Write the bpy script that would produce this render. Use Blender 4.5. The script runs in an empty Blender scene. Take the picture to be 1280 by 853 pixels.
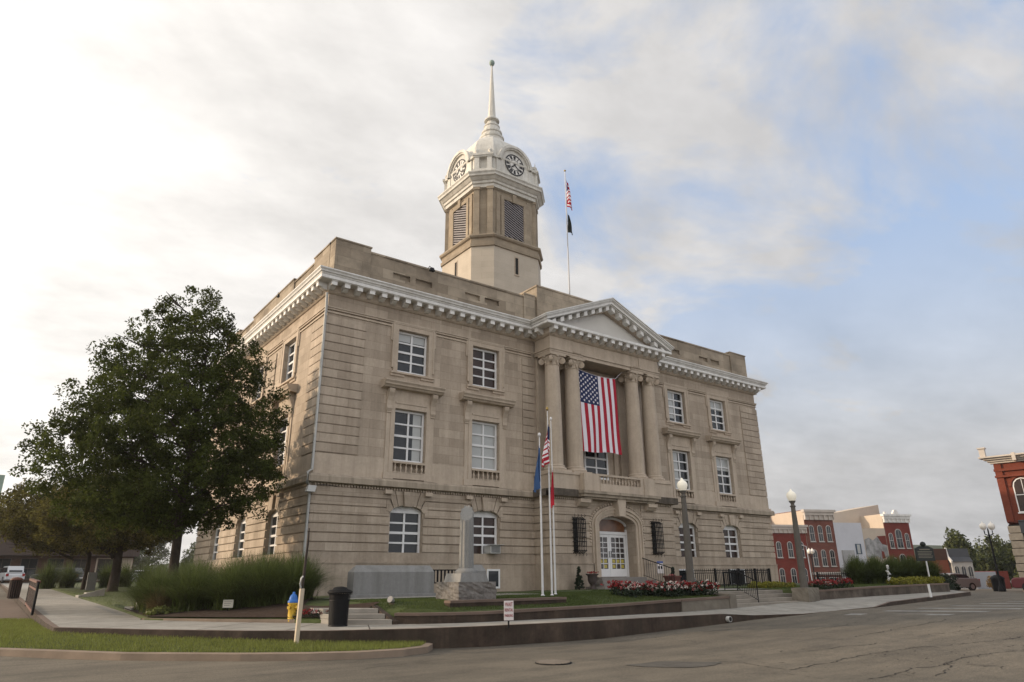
import bpy, bmesh, math, random
import numpy as np
from mathutils import Vector, Matrix

# ------------------------------------------------------------ scene basics
S = bpy.context.scene
COL = S.collection
R_ = math.radians
random.seed(7)
RNG = np.random.default_rng(11)

cam_d = bpy.data.cameras.new('camera')
cam = bpy.data.objects.new('camera', cam_d)
COL.objects.link(cam)
cam_d.sensor_width = 36.0
cam_d.lens = 36.0 * 847.23 / 1280.0
cam_d.clip_start = 0.1
cam_d.clip_end = 3000
r = Vector((0.8029398, -0.59600381, -0.00819391))
u = Vector((-0.18980803, -0.26869333, 0.94433935))
f = Vector((0.5650315, 0.75669238, 0.32887088))
m = Matrix((r, u, -f)).transposed().to_4x4()
m.translation = Vector((-9.989, -26.78, 0.603))
cam.matrix_world = m
S.camera = cam

S.view_settings.view_transform = 'Standard'
S.view_settings.look = 'None'
S.view_settings.exposure = 0.22
S.view_settings.gamma = 1.0

SUN_AZ = R_(-52)      # compass angle of the sun measured from +Y towards +X
SUN_EL = R_(15)
sun_dir = Vector((math.sin(SUN_AZ) * math.cos(SUN_EL), math.cos(SUN_AZ) * math.cos(SUN_EL), math.sin(SUN_EL)))

W = bpy.data.worlds.new('World')
S.world = W
W.use_nodes = True
nt = W.node_tree
N = nt.nodes
L = nt.links
N.clear()
def wn(t, **k):
    n = N.new(t)
    for a, b in k.items():
        setattr(n, a, b)
    return n
out = wn('ShaderNodeOutputWorld')
bg = wn('ShaderNodeBackground')
bg.inputs['Strength'].default_value = 0.10
sky = wn('ShaderNodeTexSky', sky_type='NISHITA', sun_disc=False)
sky.sun_elevation = SUN_EL
sky.sun_rotation = SUN_AZ
sky.air_density = 1.0
sky.dust_density = 2.5
sky.ozone_density = 1.0
tc = wn('ShaderNodeTexCoord')
sep = wn('ShaderNodeSeparateXYZ')
L.new(tc.outputs['Generated'], sep.inputs[0])
def mth(op, a, b=None, clamp=False):
    n = wn('ShaderNodeMath', operation=op)
    n.use_clamp = clamp
    for i, x in enumerate((a, b)):
        if x is None: continue
        if isinstance(x, (int, float)): n.inputs[i].default_value = x
        else: L.new(x, n.inputs[i])
    return n.outputs[0]
zp = mth('ADD', mth('MAXIMUM', sep.outputs[2], 0.0), 0.22)
cx = mth('DIVIDE', sep.outputs[0], zp)
cy = mth('DIVIDE', sep.outputs[1], zp)
cmb = wn('ShaderNodeCombineXYZ')
L.new(cx, cmb.inputs[0]); L.new(cy, cmb.inputs[1])
mp = wn('ShaderNodeMapping')
mp.inputs['Rotation'].default_value = (0, 0, R_(35))
mp.inputs['Scale'].default_value = (0.8, 1.15, 1)
mp.inputs['Location'].default_value = (1.3, 7.0, 0.0)
L.new(cmb.outputs[0], mp.inputs[0])
n1 = wn('ShaderNodeTexNoise'); n1.inputs['Scale'].default_value = 2.3
n1.inputs['Detail'].default_value = 10; n1.inputs['Roughness'].default_value = 0.60; n1.inputs['Distortion'].default_value = 0.35
L.new(mp.outputs[0], n1.inputs['Vector'])
n2 = wn('ShaderNodeTexNoise'); n2.inputs['Scale'].default_value = 3.1
n2.inputs['Detail'].default_value = 8; n2.inputs['Roughness'].default_value = 0.6
L.new(mp.outputs[0], n2.inputs['Vector'])
# closeness to the sun's side of the sky
dt = wn('ShaderNodeVectorMath', operation='DOT_PRODUCT')
L.new(tc.outputs['Generated'], dt.inputs[0]); dt.inputs[1].default_value = tuple(sun_dir)
near = mth('MULTIPLY', mth('ADD', dt.outputs['Value'], 1.0), 0.5)
# more blue gaps away from the sun
cov = mth('ADD', mth('MULTIPLY', n1.outputs['Fac'], 5.2), mth('MULTIPLY', near, 2.8))
mask = mth('SUBTRACT', cov, 3.1, True)
lowv = mth('SUBTRACT', 1.0, mth('MULTIPLY', sep.outputs[2], 2.3), True)
mask = mth('MAXIMUM', mask, mth('MULTIPLY', lowv, 1.45))
mask = mth('MINIMUM', mask, 1.0)
mask = mth('MULTIPLY', mask, 0.93)
glow = mth('POWER', near, 8.0)
br = mth('ADD', mth('ADD', mth('MULTIPLY', glow, 14.0), mth('MULTIPLY', near, 4.0)), 4.35)
br = mth('MULTIPLY', br, mth('ADD', mth('MULTIPLY', n2.outputs['Fac'], 0.95), 0.50))
br = mth('MULTIPLY', br, mth('SUBTRACT', 1.0, mth('MULTIPLY', lowv, 0.14)))
# bright lobe added to the unseen sky behind the camera, as fill light
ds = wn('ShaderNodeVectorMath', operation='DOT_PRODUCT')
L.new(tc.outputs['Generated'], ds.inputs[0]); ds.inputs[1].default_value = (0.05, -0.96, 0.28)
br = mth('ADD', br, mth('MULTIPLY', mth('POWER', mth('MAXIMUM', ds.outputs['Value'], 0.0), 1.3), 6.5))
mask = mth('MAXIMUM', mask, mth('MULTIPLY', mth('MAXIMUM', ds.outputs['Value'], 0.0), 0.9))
ccol = wn('ShaderNodeMix', data_type='RGBA')
ccol.inputs['A'].default_value = (0.98, 0.98, 1.01, 1)
ccol.inputs['B'].default_value = (1.05, 0.99, 0.90, 1)
L.new(near, ccol.inputs['Factor'])
cs = wn('ShaderNodeVectorMath', operation='SCALE')
L.new(ccol.outputs['Result'], cs.inputs[0]); L.new(br, cs.inputs['Scale'])
# clear-air colour: the sky texture with a thin bright veil
ss = wn('ShaderNodeVectorMath', operation='MULTIPLY_ADD')
L.new(sky.outputs[0], ss.inputs[0])
ss.inputs[1].default_value = (0.9, 0.9, 0.9)
ss.inputs[2].default_value = (2.5, 3.1, 4.3)
mx = wn('ShaderNodeMix', data_type='RGBA')
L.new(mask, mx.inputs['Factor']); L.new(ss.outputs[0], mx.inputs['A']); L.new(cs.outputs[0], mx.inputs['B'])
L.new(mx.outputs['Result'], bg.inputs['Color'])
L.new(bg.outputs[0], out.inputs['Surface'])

sl = bpy.data.lights.new('sun', 'SUN')
sl.energy = 3.4
sl.angle = R_(0.9)
sl.color = (1.0, 0.78, 0.55)
so = bpy.data.objects.new('sun', sl)
COL.objects.link(so)
so.rotation_euler = sun_dir.to_track_quat('Z', 'Y').to_euler()

# ------------------------------------------------------------ materials
MATS = {}
def material(name, col, rough=0.8, var=0.12, scale=2.0, spec=0.3, bump=0.0, bscale=30.0, metal=0.0,
             col2=None, stain=0.0, streak=False, emit=None, brick=None, trans=0.0, island=0.0, clump=0.0, weather=0.0):
    if name in MATS: return MATS[name]
    ma = bpy.data.materials.new(name); ma.use_nodes = True
    t = ma.node_tree; n = t.nodes; l = t.links
    p = n['Principled BSDF']
    p.inputs['Roughness'].default_value = rough
    p.inputs['Metallic'].default_value = metal
    p.inputs['Specular IOR Level'].default_value = spec
    c = n.new('ShaderNodeTexCoord')
    base = (*col, 1)
    cur = None
    def mix(fac, a, b, bt='MIX'):
        x = n.new('ShaderNodeMix'); x.data_type = 'RGBA'; x.blend_type = bt
        for s, v in (('Factor', fac), ('A', a), ('B', b)):
            if hasattr(v, 'node'): l.new(v, x.inputs[s])
            else: x.inputs[s].default_value = v
        return x.outputs['Result']
    def noise(sc, det=5, vec=None, ro=0.6):
        x = n.new('ShaderNodeTexNoise'); x.inputs['Scale'].default_value = sc
        x.inputs['Detail'].default_value = det; x.inputs['Roughness'].default_value = ro
        l.new(vec if vec is not None else c.outputs['Object'], x.inputs['Vector'])
        return x.outputs['Fac']
    def ramp(v, a, b, ca=(0, 0, 0, 1), cb=(1, 1, 1, 1)):
        x = n.new('ShaderNodeValToRGB'); l.new(v, x.inputs[0])
        x.color_ramp.elements[0].position = a; x.color_ramp.elements[1].position = b
        x.color_ramp.elements[0].color = ca; x.color_ramp.elements[1].color = cb
        return x.outputs[0]
    c2 = (*(col2 if col2 else tuple(k * (1 - var * 2) for k in col)), 1)
    cur = mix(ramp(noise(scale), 0.3, 0.7), base, c2)
    if brick:
        bw, bh, mort, cvar, mcol = brick
        sp = n.new('ShaderNodeSeparateXYZ'); l.new(c.outputs['Object'], sp.inputs[0])
        ad = n.new('ShaderNodeMath'); ad.operation = 'MULTIPLY_ADD'; l.new(sp.outputs[1], ad.inputs[0]); ad.inputs[1].default_value = 1.6; l.new(sp.outputs[0], ad.inputs[2])
        cb = n.new('ShaderNodeCombineXYZ'); l.new(ad.outputs[0], cb.inputs[0]); l.new(sp.outputs[2], cb.inputs[1])
        bt = n.new('ShaderNodeTexBrick'); l.new(cb.outputs[0], bt.inputs['Vector'])
        bt.inputs['Scale'].default_value = 1.0
        bt.inputs['Brick Width'].default_value = bw; bt.inputs['Row Height'].default_value = bh
        bt.inputs['Mortar Size'].default_value = mort; bt.inputs['Mortar Smooth'].default_value = 0.3
        bt.inputs['Color1'].default_value = (1, 1, 1, 1)
        bt.inputs['Color2'].default_value = (1 - cvar, 1 - cvar * 1.05, 1 - cvar * 1.1, 1)
        bt.inputs['Mortar'].default_value = (*mcol, 1)
        cur = mix(1.0, cur, bt.outputs['Color'], 'MULTIPLY')
    if weather > 0:
        mw = n.new('ShaderNodeMapping'); mw.inputs['Scale'].default_value = (2.2, 2.2, 0.16); l.new(c.outputs['Object'], mw.inputs[0])
        lo = 1 - weather
        cur = mix(1.0, cur, ramp(noise(1.0, 8, mw.outputs[0], 0.7), 0.36, 0.62, (lo, lo * .985, lo * .96, 1), (1.05, 1.05, 1.04, 1)), 'MULTIPLY')
        cur = mix(1.0, cur, ramp(noise(9.0, 6, None, 0.7), 0.30, 0.62, (1 - weather * .6,) * 3 + (1,), (1.03,) * 3 + (1,)), 'MULTIPLY')
    if stain > 0:
        v = None
        if streak:
            mpn = n.new('ShaderNodeMapping'); mpn.inputs['Scale'].default_value = (1.0, 1.0, 0.12)
            l.new(c.outputs['Object'], mpn.inputs[0]); v = mpn.outputs[0]
        s1 = ramp(noise(3.0 if streak else 0.7, 8, v, 0.68), 0.44, 0.70)
        k = n.new('ShaderNodeMath'); k.operation = 'MULTIPLY'; l.new(s1, k.inputs[0]); k.inputs[1].default_value = stain
        cur = mix(k.outputs[0], cur, (0.035, 0.028, 0.02, 1))
    if island > 0 or clump > 0:
        g = n.new('ShaderNodeNewGeometry')
        if island > 0:
            rr = ramp(g.outputs['Random Per Island'], 0, 1, (1 - island,) * 3 + (1,), (1 + island,) * 3 + (1,))
            rr = mix(1.0, cur, rr, 'MULTIPLY'); cur = rr
        if clump > 0:
            cc = ramp(noise(0.9, 3), 0.35, 0.68, (1 - clump,) * 3 + (1,), (1 + clump, 1 + clump * .9, 1 + clump * .2, 1))
            cur = mix(1.0, cur, cc, 'MULTIPLY')
    l.new(cur, p.inputs['Base Color'])
    if bump > 0:
        b = n.new('ShaderNodeBump'); b.inputs['Strength'].default_value = bump; b.inputs['Distance'].default_value = 0.02
        l.new(noise(bscale, 6), b.inputs['Height']); l.new(b.outputs[0], p.inputs['Normal'])
    if emit:
        p.inputs['Emission Color'].default_value = (*emit[0], 1); p.inputs['Emission Strength'].default_value = emit[1]
    if trans > 0:
        tr = n.new('ShaderNodeBsdfTranslucent'); l.new(cur, tr.inputs['Color'])
        ms = n.new('ShaderNodeMixShader'); ms.inputs[0].default_value = trans
        l.new(p.outputs[0], ms.inputs[1]); l.new(tr.outputs[0], ms.inputs[2])
        l.new(ms.outputs[0], n['Material Output'].inputs['Surface'])
    MATS[name] = ma
    return ma

STONE = material('limestone', (0.500, 0.418, 0.335), 0.88, 0.06, 0.5, bump=0.25, bscale=22, brick=(1.15, 0.395, 0.008, 0.24, (0.60, 0.58, 0.56)), stain=0.18, weather=0.18)
STONE_T = material('limestone_trim', (0.50, 0.418, 0.335), 0.88, 0.06, 1.2, bump=0.2, bscale=25, stain=0.16, weather=0.14)
STONE_B = material('limestone_base', (0.44, 0.365, 0.29), 0.9, 0.08, 0.8, weather=0.2, bump=0.3, bscale=20, brick=(1.4, 0.6, 0.006, 0.06, (0.75, 0.73, 0.7)), stain=0.3)
STONE_D = material('weathered_limestone', (0.43, 0.36, 0.275), 0.92, 0.16, 0.9, bump=0.3, bscale=18, brick=(1.2, 0.5, 0.009, 0.38, (0.6, 0.58, 0.54)), stain=0.45)
STONE_BELT = material('sooty_limestone', (0.40, 0.335, 0.26), 0.92, 0.14, 1.0, stain=0.5, streak=True)
SHAFT = material('pale_limestone', (0.50, 0.44, 0.36), 0.9, 0.05, 0.8, bump=0.15, brick=(1.1, 0.42, 0.005, 0.07, (0.8, 0.79, 0.77)), stain=0.08)
WHITE = material('white_painted_metal', (0.74, 0.73, 0.71), 0.55, 0.05, 1.2, stain=0.10, weather=0.12)
OFFW = material('weathered_white_paint', (0.68, 0.66, 0.61), 0.65, 0.10, 1.5, stain=0.22, streak=True, weather=0.12)
SASH = material('white_window_paint', (0.70, 0.70, 0.70), 0.45, 0.03, 3)
GLASS = material('dark_window_glass', (0.018, 0.022, 0.027), 0.05, 0.2, 1.2, spec=0.4)
GLASSW = material('warm_window_glass', (0.05, 0.03, 0.024), 0.08, 0.35, 1.5, spec=0.25)
BLIND = material('window_glass_over_blind', (0.36, 0.37, 0.36), 0.25, 0.04, 3, spec=0.7)
DARK = material('dark_interior', (0.02, 0.018, 0.015), 0.9)
LOUV = material('louvre_slats', (0.27, 0.245, 0.25), 0.6, 0.1)
BLACK = material('black_iron', (0.009, 0.009, 0.010), 0.6, 0.1, 6, spec=0.15)
BLACKP = material('black_clock_paint', (0.02, 0.02, 0.022), 0.5)
GRAN = material('grey_granite', (0.25, 0.25, 0.245), 0.75, 0.12, 40, bump=0.1, bscale=60, stain=0.22, streak=True, weather=0.16)
GRANR = material('rough_granite', (0.20, 0.185, 0.17), 0.9, 0.25, 9, bump=0.6, bscale=14)
ASPH = material('asphalt', (0.145, 0.130, 0.108), 0.9, 0.10, 0.6, bump=0.3, bscale=60, spec=0.25)
CONC = material('sidewalk_concrete', (0.33, 0.315, 0.285), 0.88, 0.12, 1.6, bump=0.2, bscale=40, stain=0.22, weather=0.12)
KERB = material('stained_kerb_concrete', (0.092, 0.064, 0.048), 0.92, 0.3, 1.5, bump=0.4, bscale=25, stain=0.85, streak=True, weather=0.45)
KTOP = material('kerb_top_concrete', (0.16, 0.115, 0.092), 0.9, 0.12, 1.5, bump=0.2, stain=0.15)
KTAN = material('tan_kerb_concrete', (0.26, 0.20, 0.15), 0.9, 0.14, 1.5, bump=0.3, stain=0.2)
LAWN = material('lawn_soil', (0.075, 0.095, 0.03), 0.95, 0.25, 3)
MULCH = material('bark_mulch', (0.05, 0.03, 0.02), 0.98, 0.3, 18, bump=0.8, bscale=30)
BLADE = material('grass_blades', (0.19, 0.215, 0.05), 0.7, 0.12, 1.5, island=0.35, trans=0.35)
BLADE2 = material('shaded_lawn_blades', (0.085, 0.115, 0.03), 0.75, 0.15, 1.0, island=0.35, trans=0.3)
ORN = material('maiden_grass_blades', (0.088, 0.115, 0.030), 0.65, 0.15, 1.0, island=0.5, trans=0.3)
ORND = material('dry_grass_blades', (0.20, 0.15, 0.07), 0.8, 0.15, 1.0, island=0.4, trans=0.2)
LEAF = material('oak_leaves', (0.058, 0.074, 0.020), 0.75, 0.1, 0.6, spec=0.08, island=0.4, clump=0.35, trans=0.42)
LEAF2 = material('maple_leaves', (0.11, 0.10, 0.03), 0.75, 0.1, 0.6, spec=0.1, island=0.5, clump=0.3, trans=0.3)
LEAF3 = material('distant_leaves', (0.07, 0.085, 0.03), 0.7, 0.1, 0.3, island=0.4, clump=0.4, trans=0.2)
YLEAF = material('yellow_green_leaves', (0.23, 0.22, 0.03), 0.6, 0.1, 2, island=0.35, trans=0.3)
DLEAF = material('evergreen_leaves', (0.018, 0.03, 0.014), 0.7, 0.1, 2, island=0.4)
BARK = material('bark', (0.05, 0.037, 0.028), 0.95, 0.25, 6, bump=0.8, bscale=14)
RED_P = material('red_petals', (0.27, 0.014, 0.016), 0.6, 0.15, 6, island=0.35)
WHT_P = material('white_petals', (0.62, 0.55, 0.50), 0.6, 0.1, 6, island=0.2)
PNK_P = material('pink_petals', (0.50, 0.15, 0.15), 0.6, 0.1, 6, island=0.3)
BRICKR = material('red_painted_brick', (0.20, 0.038, 0.026), 0.85, 0.10, 0.6, brick=(0.22, 0.075, 0.008, 0.2, (0.7, 0.6, 0.55)), stain=0.12)
BRICKB = material('brown_brick', (0.20, 0.075, 0.055), 0.88, 0.14, 0.6, brick=(0.22, 0.075, 0.01, 0.3, (0.9, 0.85, 0.8)), stain=0.1)
BRICKD = material('dark_brown_brick', (0.10, 0.055, 0.04), 0.9, 0.14, 0.6, brick=(0.22, 0.075, 0.01, 0.3, (0.9, 0.85, 0.8)))
CREAM = material('cream_stucco', (0.50, 0.42, 0.34), 0.85, 0.05, 0.3, stain=0.08)
GSTUC = material('pale_grey_stucco', (0.52, 0.53, 0.57), 0.85, 0.04, 0.3, stain=0.08)
PSTUC = material('peeling_plaster', (0.40, 0.40, 0.40), 0.9, 0.3, 1.6, stain=0.3, streak=True)
SLATE = material('slate_roof', (0.075, 0.08, 0.09), 0.8, 0.15, 1.0)
BRMET = material('brown_metal_siding', (0.085, 0.06, 0.05), 0.6, 0.08, 1.0)
CORN = material('painted_cornice', (0.52, 0.47, 0.42), 0.7, 0.08, 1.2, stain=0.18)
ROUGHST = material('rock_faced_stone', (0.42, 0.35, 0.27), 0.92, 0.15, 3, bump=0.8, bscale=8)
POST = material('concrete_lamp_post', (0.115, 0.105, 0.092), 0.85, 0.12, 3, bump=0.2)
GLOBE = material('lit_lamp_globe', (0.72, 0.69, 0.60), 0.3, 0.03, 1, emit=((1.0, 0.90, 0.72), 0.20))
GLOBEW = material('milk_glass_globe', (0.78, 0.74, 0.68), 0.3, 0.03)
STEEL = material('white_flagpole_metal', (0.62, 0.62, 0.62), 0.35, 0.04, 2)
GOLD = material('gilt_finial', (0.35, 0.25, 0.08), 0.35, metal=0.7)
F_RED = material('flag_red', (0.36, 0.012, 0.03), 0.85, 0.05)
F_WHT = material('flag_white', (0.72, 0.69, 0.74), 0.85, 0.03)
F_BLU = material('flag_navy', (0.015, 0.025, 0.085), 0.85, 0.05)
F_CYN = material('flag_blue', (0.03, 0.075, 0.19), 0.85, 0.08)
F_BLK = material('flag_black', (0.012, 0.016, 0.014), 0.85)
HYD_Y = material('hydrant_yellow', (0.62, 0.40, 0.05), 0.5, 0.08, 6, stain=0.1)
HYD_B = material('hydrant_blue', (0.03, 0.13, 0.42), 0.5, 0.08, 6)
SLEEVE = material('cream_post_sleeve', (0.50, 0.42, 0.31), 0.6, 0.06, 4)
WOODP = material('weathered_dark_post', (0.055, 0.042, 0.035), 0.85, 0.3, 8, stain=0.2)
WOODR = material('red_brown_slats', (0.13, 0.05, 0.035), 0.6, 0.12, 4)
SIGNW = material('white_sign_face', (0.68, 0.62, 0.60), 0.5, 0.03)
SIGNT = material('red_sign_lettering', (0.34, 0.03, 0.035), 0.6)
SIGNB = material('blue_sign_band', (0.10, 0.14, 0.35), 0.6)
PAPER = material('cream_paper', (0.60, 0.58, 0.50), 0.7)
MARKG = material('dark_green_marker', (0.018, 0.022, 0.020), 0.5, 0.1)
MARKT = material('faded_marker_lettering', (0.20, 0.18, 0.14), 0.6)
CARW = material('white_car_paint', (0.55, 0.56, 0.58), 0.3, 0.02, 1, spec=0.6)
CARG = material('grey_car_paint', (0.20, 0.19, 0.19), 0.3, 0.02, 1, spec=0.6)
CARD = material('dark_car_paint', (0.03, 0.03, 0.035), 0.3, 0.02, 1, spec=0.6)
CARR = material('red_car_paint', (0.12, 0.015, 0.02), 0.3, 0.02, 1, spec=0.6)
TYRE = material('tyre_rubber', (0.02, 0.02, 0.02), 0.9)
RIM = material('wheel_metal', (0.35, 0.35, 0.36), 0.35, metal=0.5)
TAIL = material('red_tail_lamp', (0.30, 0.01, 0.01), 0.3)
HEADL = material('clear_headlamp', (0.6, 0.6, 0.6), 0.15)
PAINTL = material('worn_road_paint', (0.34, 0.33, 0.31), 0.85, 0.25, 2.5, stain=0.45)
PATCH = material('old_asphalt_patch', (0.10, 0.092, 0.08), 0.95, 0.2, 3, bump=0.5)
CRACK = material('crack_filler', (0.032, 0.027, 0.022), 0.95)
BRASSD = material('interior_wood_seen_through_glass', (0.22, 0.09, 0.035), 0.3, 0.3, 2, spec=0.7)
POSTER = material('yellow_notice', (0.55, 0.45, 0.08), 0.3, 0.25, 12, spec=0.6)
DOORG = material('door_glass', (0.06, 0.05, 0.05), 0.08, 0.3, 3, spec=0.7)
URN = material('dark_cast_urn', (0.07, 0.055, 0.05), 0.8, 0.1, 6)
TERRA = material('terracotta_planter', (0.13, 0.05, 0.04), 0.8, 0.1, 6)
ACW = material('air_conditioner_casing', (0.52, 0.52, 0.50), 0.5)
HILL = material('wooded_hill', (0.05, 0.065, 0.035), 0.95, 0.2, 0.05)
TAN = material('brown_pavers', (0.14, 0.10, 0.075), 0.9, 0.15, 1.2, bump=0.3, bscale=30)
ROOFM = material('flat_roofing', (0.16, 0.15, 0.14), 0.9)

def weather_road(ma):
    t = ma.node_tree; n = t.nodes; l = t.links; p = n['Principled BSDF']
    src = p.inputs['Base Color'].links[0].from_socket
    c = n.new('ShaderNodeTexCoord')
    def noise(sc, det, ro, vs=None):
        x = n.new('ShaderNodeTexNoise'); x.inputs['Scale'].default_value = sc; x.inputs['Detail'].default_value = det; x.inputs['Roughness'].default_value = ro
        if vs:
            mpn = n.new('ShaderNodeMapping'); mpn.inputs['Scale'].default_value = vs; mpn.inputs['Rotation'].default_value = (0, 0, R_(3)); l.new(c.outputs['Object'], mpn.inputs[0]); l.new(mpn.outputs[0], x.inputs['Vector'])
        else: l.new(c.outputs['Object'], x.inputs['Vector'])
        return x.outputs['Fac']
    def ramp(v, a, b, lo, hi):
        x = n.new('ShaderNodeValToRGB'); l.new(v, x.inputs[0]); x.color_ramp.elements[0].position = a; x.color_ramp.elements[1].position = b
        x.color_ramp.elements[0].color = (lo, lo, lo, 1); x.color_ramp.elements[1].color = (hi, hi * .99, hi * .97, 1); return x.outputs[0]
    def mul(a, b):
        x = n.new('ShaderNodeMix'); x.data_type = 'RGBA'; x.blend_type = 'MULTIPLY'; x.inputs['Factor'].default_value = 1
        l.new(a, x.inputs['A']); l.new(b, x.inputs['B']); return x.outputs['Result']
    cur = mul(src, ramp(noise(75, 4, .75), .34, .66, .55, 1.45))       # aggregate
    cur = mul(cur, ramp(noise(22, 5, .75), .36, .66, .72, 1.22))
    cur = mul(cur, ramp(noise(.55, 6, .65, (.35, 2.4, 1)), .36, .66, .80, 1.16))   # wheel tracks and drips along the lane
    cur = mul(cur, ramp(noise(1.3, 7, .72), .34, .50, .80, 1.04))      # oily blotches
    cur = mul(cur, ramp(noise(.11, 3, .5), .42, .58, .90, 1.08))
    l.new(cur, p.inputs['Base Color'])
weather_road(ASPH); weather_road(CONC) if False else None

# ------------------------------------------------------------ mesh helpers
class MB:
    def __init__(self): self.v = []; self.f = []; self.sm = []
    def add(self, vs, fs, smooth=False):
        o = len(self.v); self.v += [tuple(p) for p in vs]
        self.f += [tuple(i + o for i in q) for q in fs]; self.sm += [smooth] * len(fs)
        return self
    def box(self, x0, x1, y0, y1, z0, z1):
        return self.hexa([(x0, y0, z0), (x1, y0, z0), (x1, y1, z0), (x0, y1, z0), (x0, y0, z1), (x1, y0, z1), (x1, y1, z1), (x0, y1, z1)])
    def hexa(self, p):
        return self.add(p, [(0, 3, 2, 1), (4, 5, 6, 7), (0, 1, 5, 4), (1, 2, 6, 5), (2, 3, 7, 6), (3, 0, 4, 7)])
    def prism(self, poly, a, b, fn):
        """extrude a closed 2D polygon between depth a and b; fn(p, d) -> xyz"""
        n = len(poly)
        vs = [fn(p, a) for p in poly] + [fn(p, b) for p in poly]
        fs = [tuple(range(n))[::-1], tuple(range(n, 2 * n))] + [(i, (i + 1) % n, n + (i + 1) % n, n + i) for i in range(n)]
        return self.add(vs, fs)
    def lathe(self, prof, c=(0, 0, 0), seg=16, smooth=True, sx=1, sy=1, rot=0):
        n = len(prof); vs = []
        for i in range(seg):
            a = rot + 2 * math.pi * i / seg
            for (rr, z) in prof: vs.append((c[0] + rr * math.cos(a) * sx, c[1] + rr * math.sin(a) * sy, c[2] + z))
        fs = []
        for i in range(seg):
            j = (i + 1) % seg
            for k in range(n - 1): fs.append((i * n + k, j * n + k, j * n + k + 1, i * n + k + 1))
        self.add(vs, fs, smooth)
        self.add([vs[i * n + n - 1] for i in range(seg)], [tuple(range(seg))])
        return self.add([vs[i * n] for i in range(seg)], [tuple(range(seg))[::-1]])
    def tube(self, pts, rad, seg=8, smooth=True):
        pts = [Vector(p) for p in pts]; n = len(pts)
        if not hasattr(rad, '__len__'): rad = [rad] * n
        vs = []
        for i, p in enumerate(pts):
            d = (pts[min(i + 1, n - 1)] - pts[max(i - 1, 0)]).normalized()
            a = d.orthogonal().normalized() if abs(d.z) > 0.99 else d.cross(Vector((0, 0, 1))).normalized()
            b = d.cross(a).normalized()
            for k in range(seg):
                t = 2 * math.pi * k / seg
                vs.append(p + (a * math.cos(t) + b * math.sin(t)) * rad[i])
        fs = []
        for i in range(n - 1):
            for k in range(seg):
                q = (k + 1) % seg
                fs.append((i * seg + k, i * seg + q, (i + 1) * seg + q, (i + 1) * seg + k))
        self.add(vs, fs, smooth)
        self.add(vs[:seg], [tuple(range(seg))]); self.add(vs[-seg:], [tuple(range(seg))])
        return self
    def build(self, name, mat, parent=None, loc=None, bevel=0.0):
        me = bpy.data.meshes.new(name)
        me.from_pydata(self.v, [], self.f)
        me.polygons.foreach_set('use_smooth', self.sm)
        bm = bmesh.new(); bm.from_mesh(me); bmesh.ops.recalc_face_normals(bm, faces=bm.faces); bm.to_mesh(me); bm.free()
        me.materials.append(mat)
        return link(name, me, parent, loc, bevel)
def link(name, me, parent=None, loc=None, bevel=0.0):
    o = bpy.data.objects.new(name, me); COL.objects.link(o)
    if parent: o.parent = parent
    if loc is not None: o.location = loc
    if bevel > 0:
        b = o.modifiers.new('bevel', 'BEVEL'); b.width = bevel; b.segments = 2; b.limit_method = 'ANGLE'; b.harden_normals = False
    return o
def tag(o, label=None, cat=None, group=None, kind=None):
    if label: o['label'] = label
    if cat: o['category'] = cat
    if group: o['group'] = group
    if kind: o['kind'] = kind
    return o
def thing(name, label, cat, loc=(0, 0, 0), rz=0, group=None):
    o = bpy.data.objects.new(name, None); COL.objects.link(o)
    o.empty_display_size = 0.2
    o.location = loc; o.rotation_euler = (0, 0, rz)
    return tag(o, label, cat, group)
KIDS = {}
def copy_tree(o, parent=None):
    c = o.copy(); COL.objects.link(c)
    if parent: c.parent = parent
    for ch in [k for k in bpy.data.objects if k.parent == o]: copy_tree(ch, c)
    return c
def struct(o): o['kind'] = 'structure'; return o
def np_mesh(name, V, F, mat, parent=None, loc=None, smooth=False):
    """V (n,3), F (m,4) numpy"""
    me = bpy.data.meshes.new(name)
    me.vertices.add(len(V)); me.vertices.foreach_set('co', np.asarray(V, np.float32).ravel())
    k = F.shape[1]
    me.loops.add(F.size); me.loops.foreach_set('vertex_index', F.astype(np.int32).ravel())
    me.polygons.add(len(F)); me.polygons.foreach_set('loop_start', np.arange(0, F.size, k, dtype=np.int32))
    me.update(calc_edges=True)
    me.materials.append(mat)
    return link(name, me, parent, loc)
def lerp(a, b, t): return a + (b - a) * t
def interp(x, xs, ys): return float(np.interp(x, xs, ys))

# ------------------------------------------------------------ terrain heights
def Te(x): return np.interp(x, [4, 9.3, 14, 23, 30, 60, 90, 400], [-1.0, -.85, -.64, -.5, -.45, -.85, -1.2, -1.6])
def Tl(y): return np.interp(y, [-8, 33, 65, 75, 400], [-1.0, -.15, .35, .5, 1.2])
def T(x, y):
    w = np.clip((4 - x) / 7.0, 0, 1); w = w * w * (3 - 2 * w)
    return Tl(y) * w + Te(x) * (1 - w)
xs = np.array(sorted(set(list(np.arange(-30, 45, 1.0)) + [-410, -250, -120, -80, -60, -45] + list(range(45, 130, 5)) + [150, 200, 300, 410])), float)
ys = np.array(sorted(set(list(np.arange(-35, 20, 1.0)) + [-410, -250, -120, -60, -45] + list(range(20, 130, 5)) + [150, 200, 300, 410])), float)
X, Y = np.meshgrid(xs, ys)
Z = T(X, Y)
V = np.stack([X.ravel(), Y.ravel(), Z.ravel()], 1)
nx = len(xs); idx = np.arange(len(V)).reshape(Y.shape)
F = np.stack([idx[:-1, :-1].ravel(), idx[:-1, 1:].ravel(), idx[1:, 1:].ravel(), idx[1:, :-1].ravel()], 1)
struct(np_mesh('road', V, F, ASPH))

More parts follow.
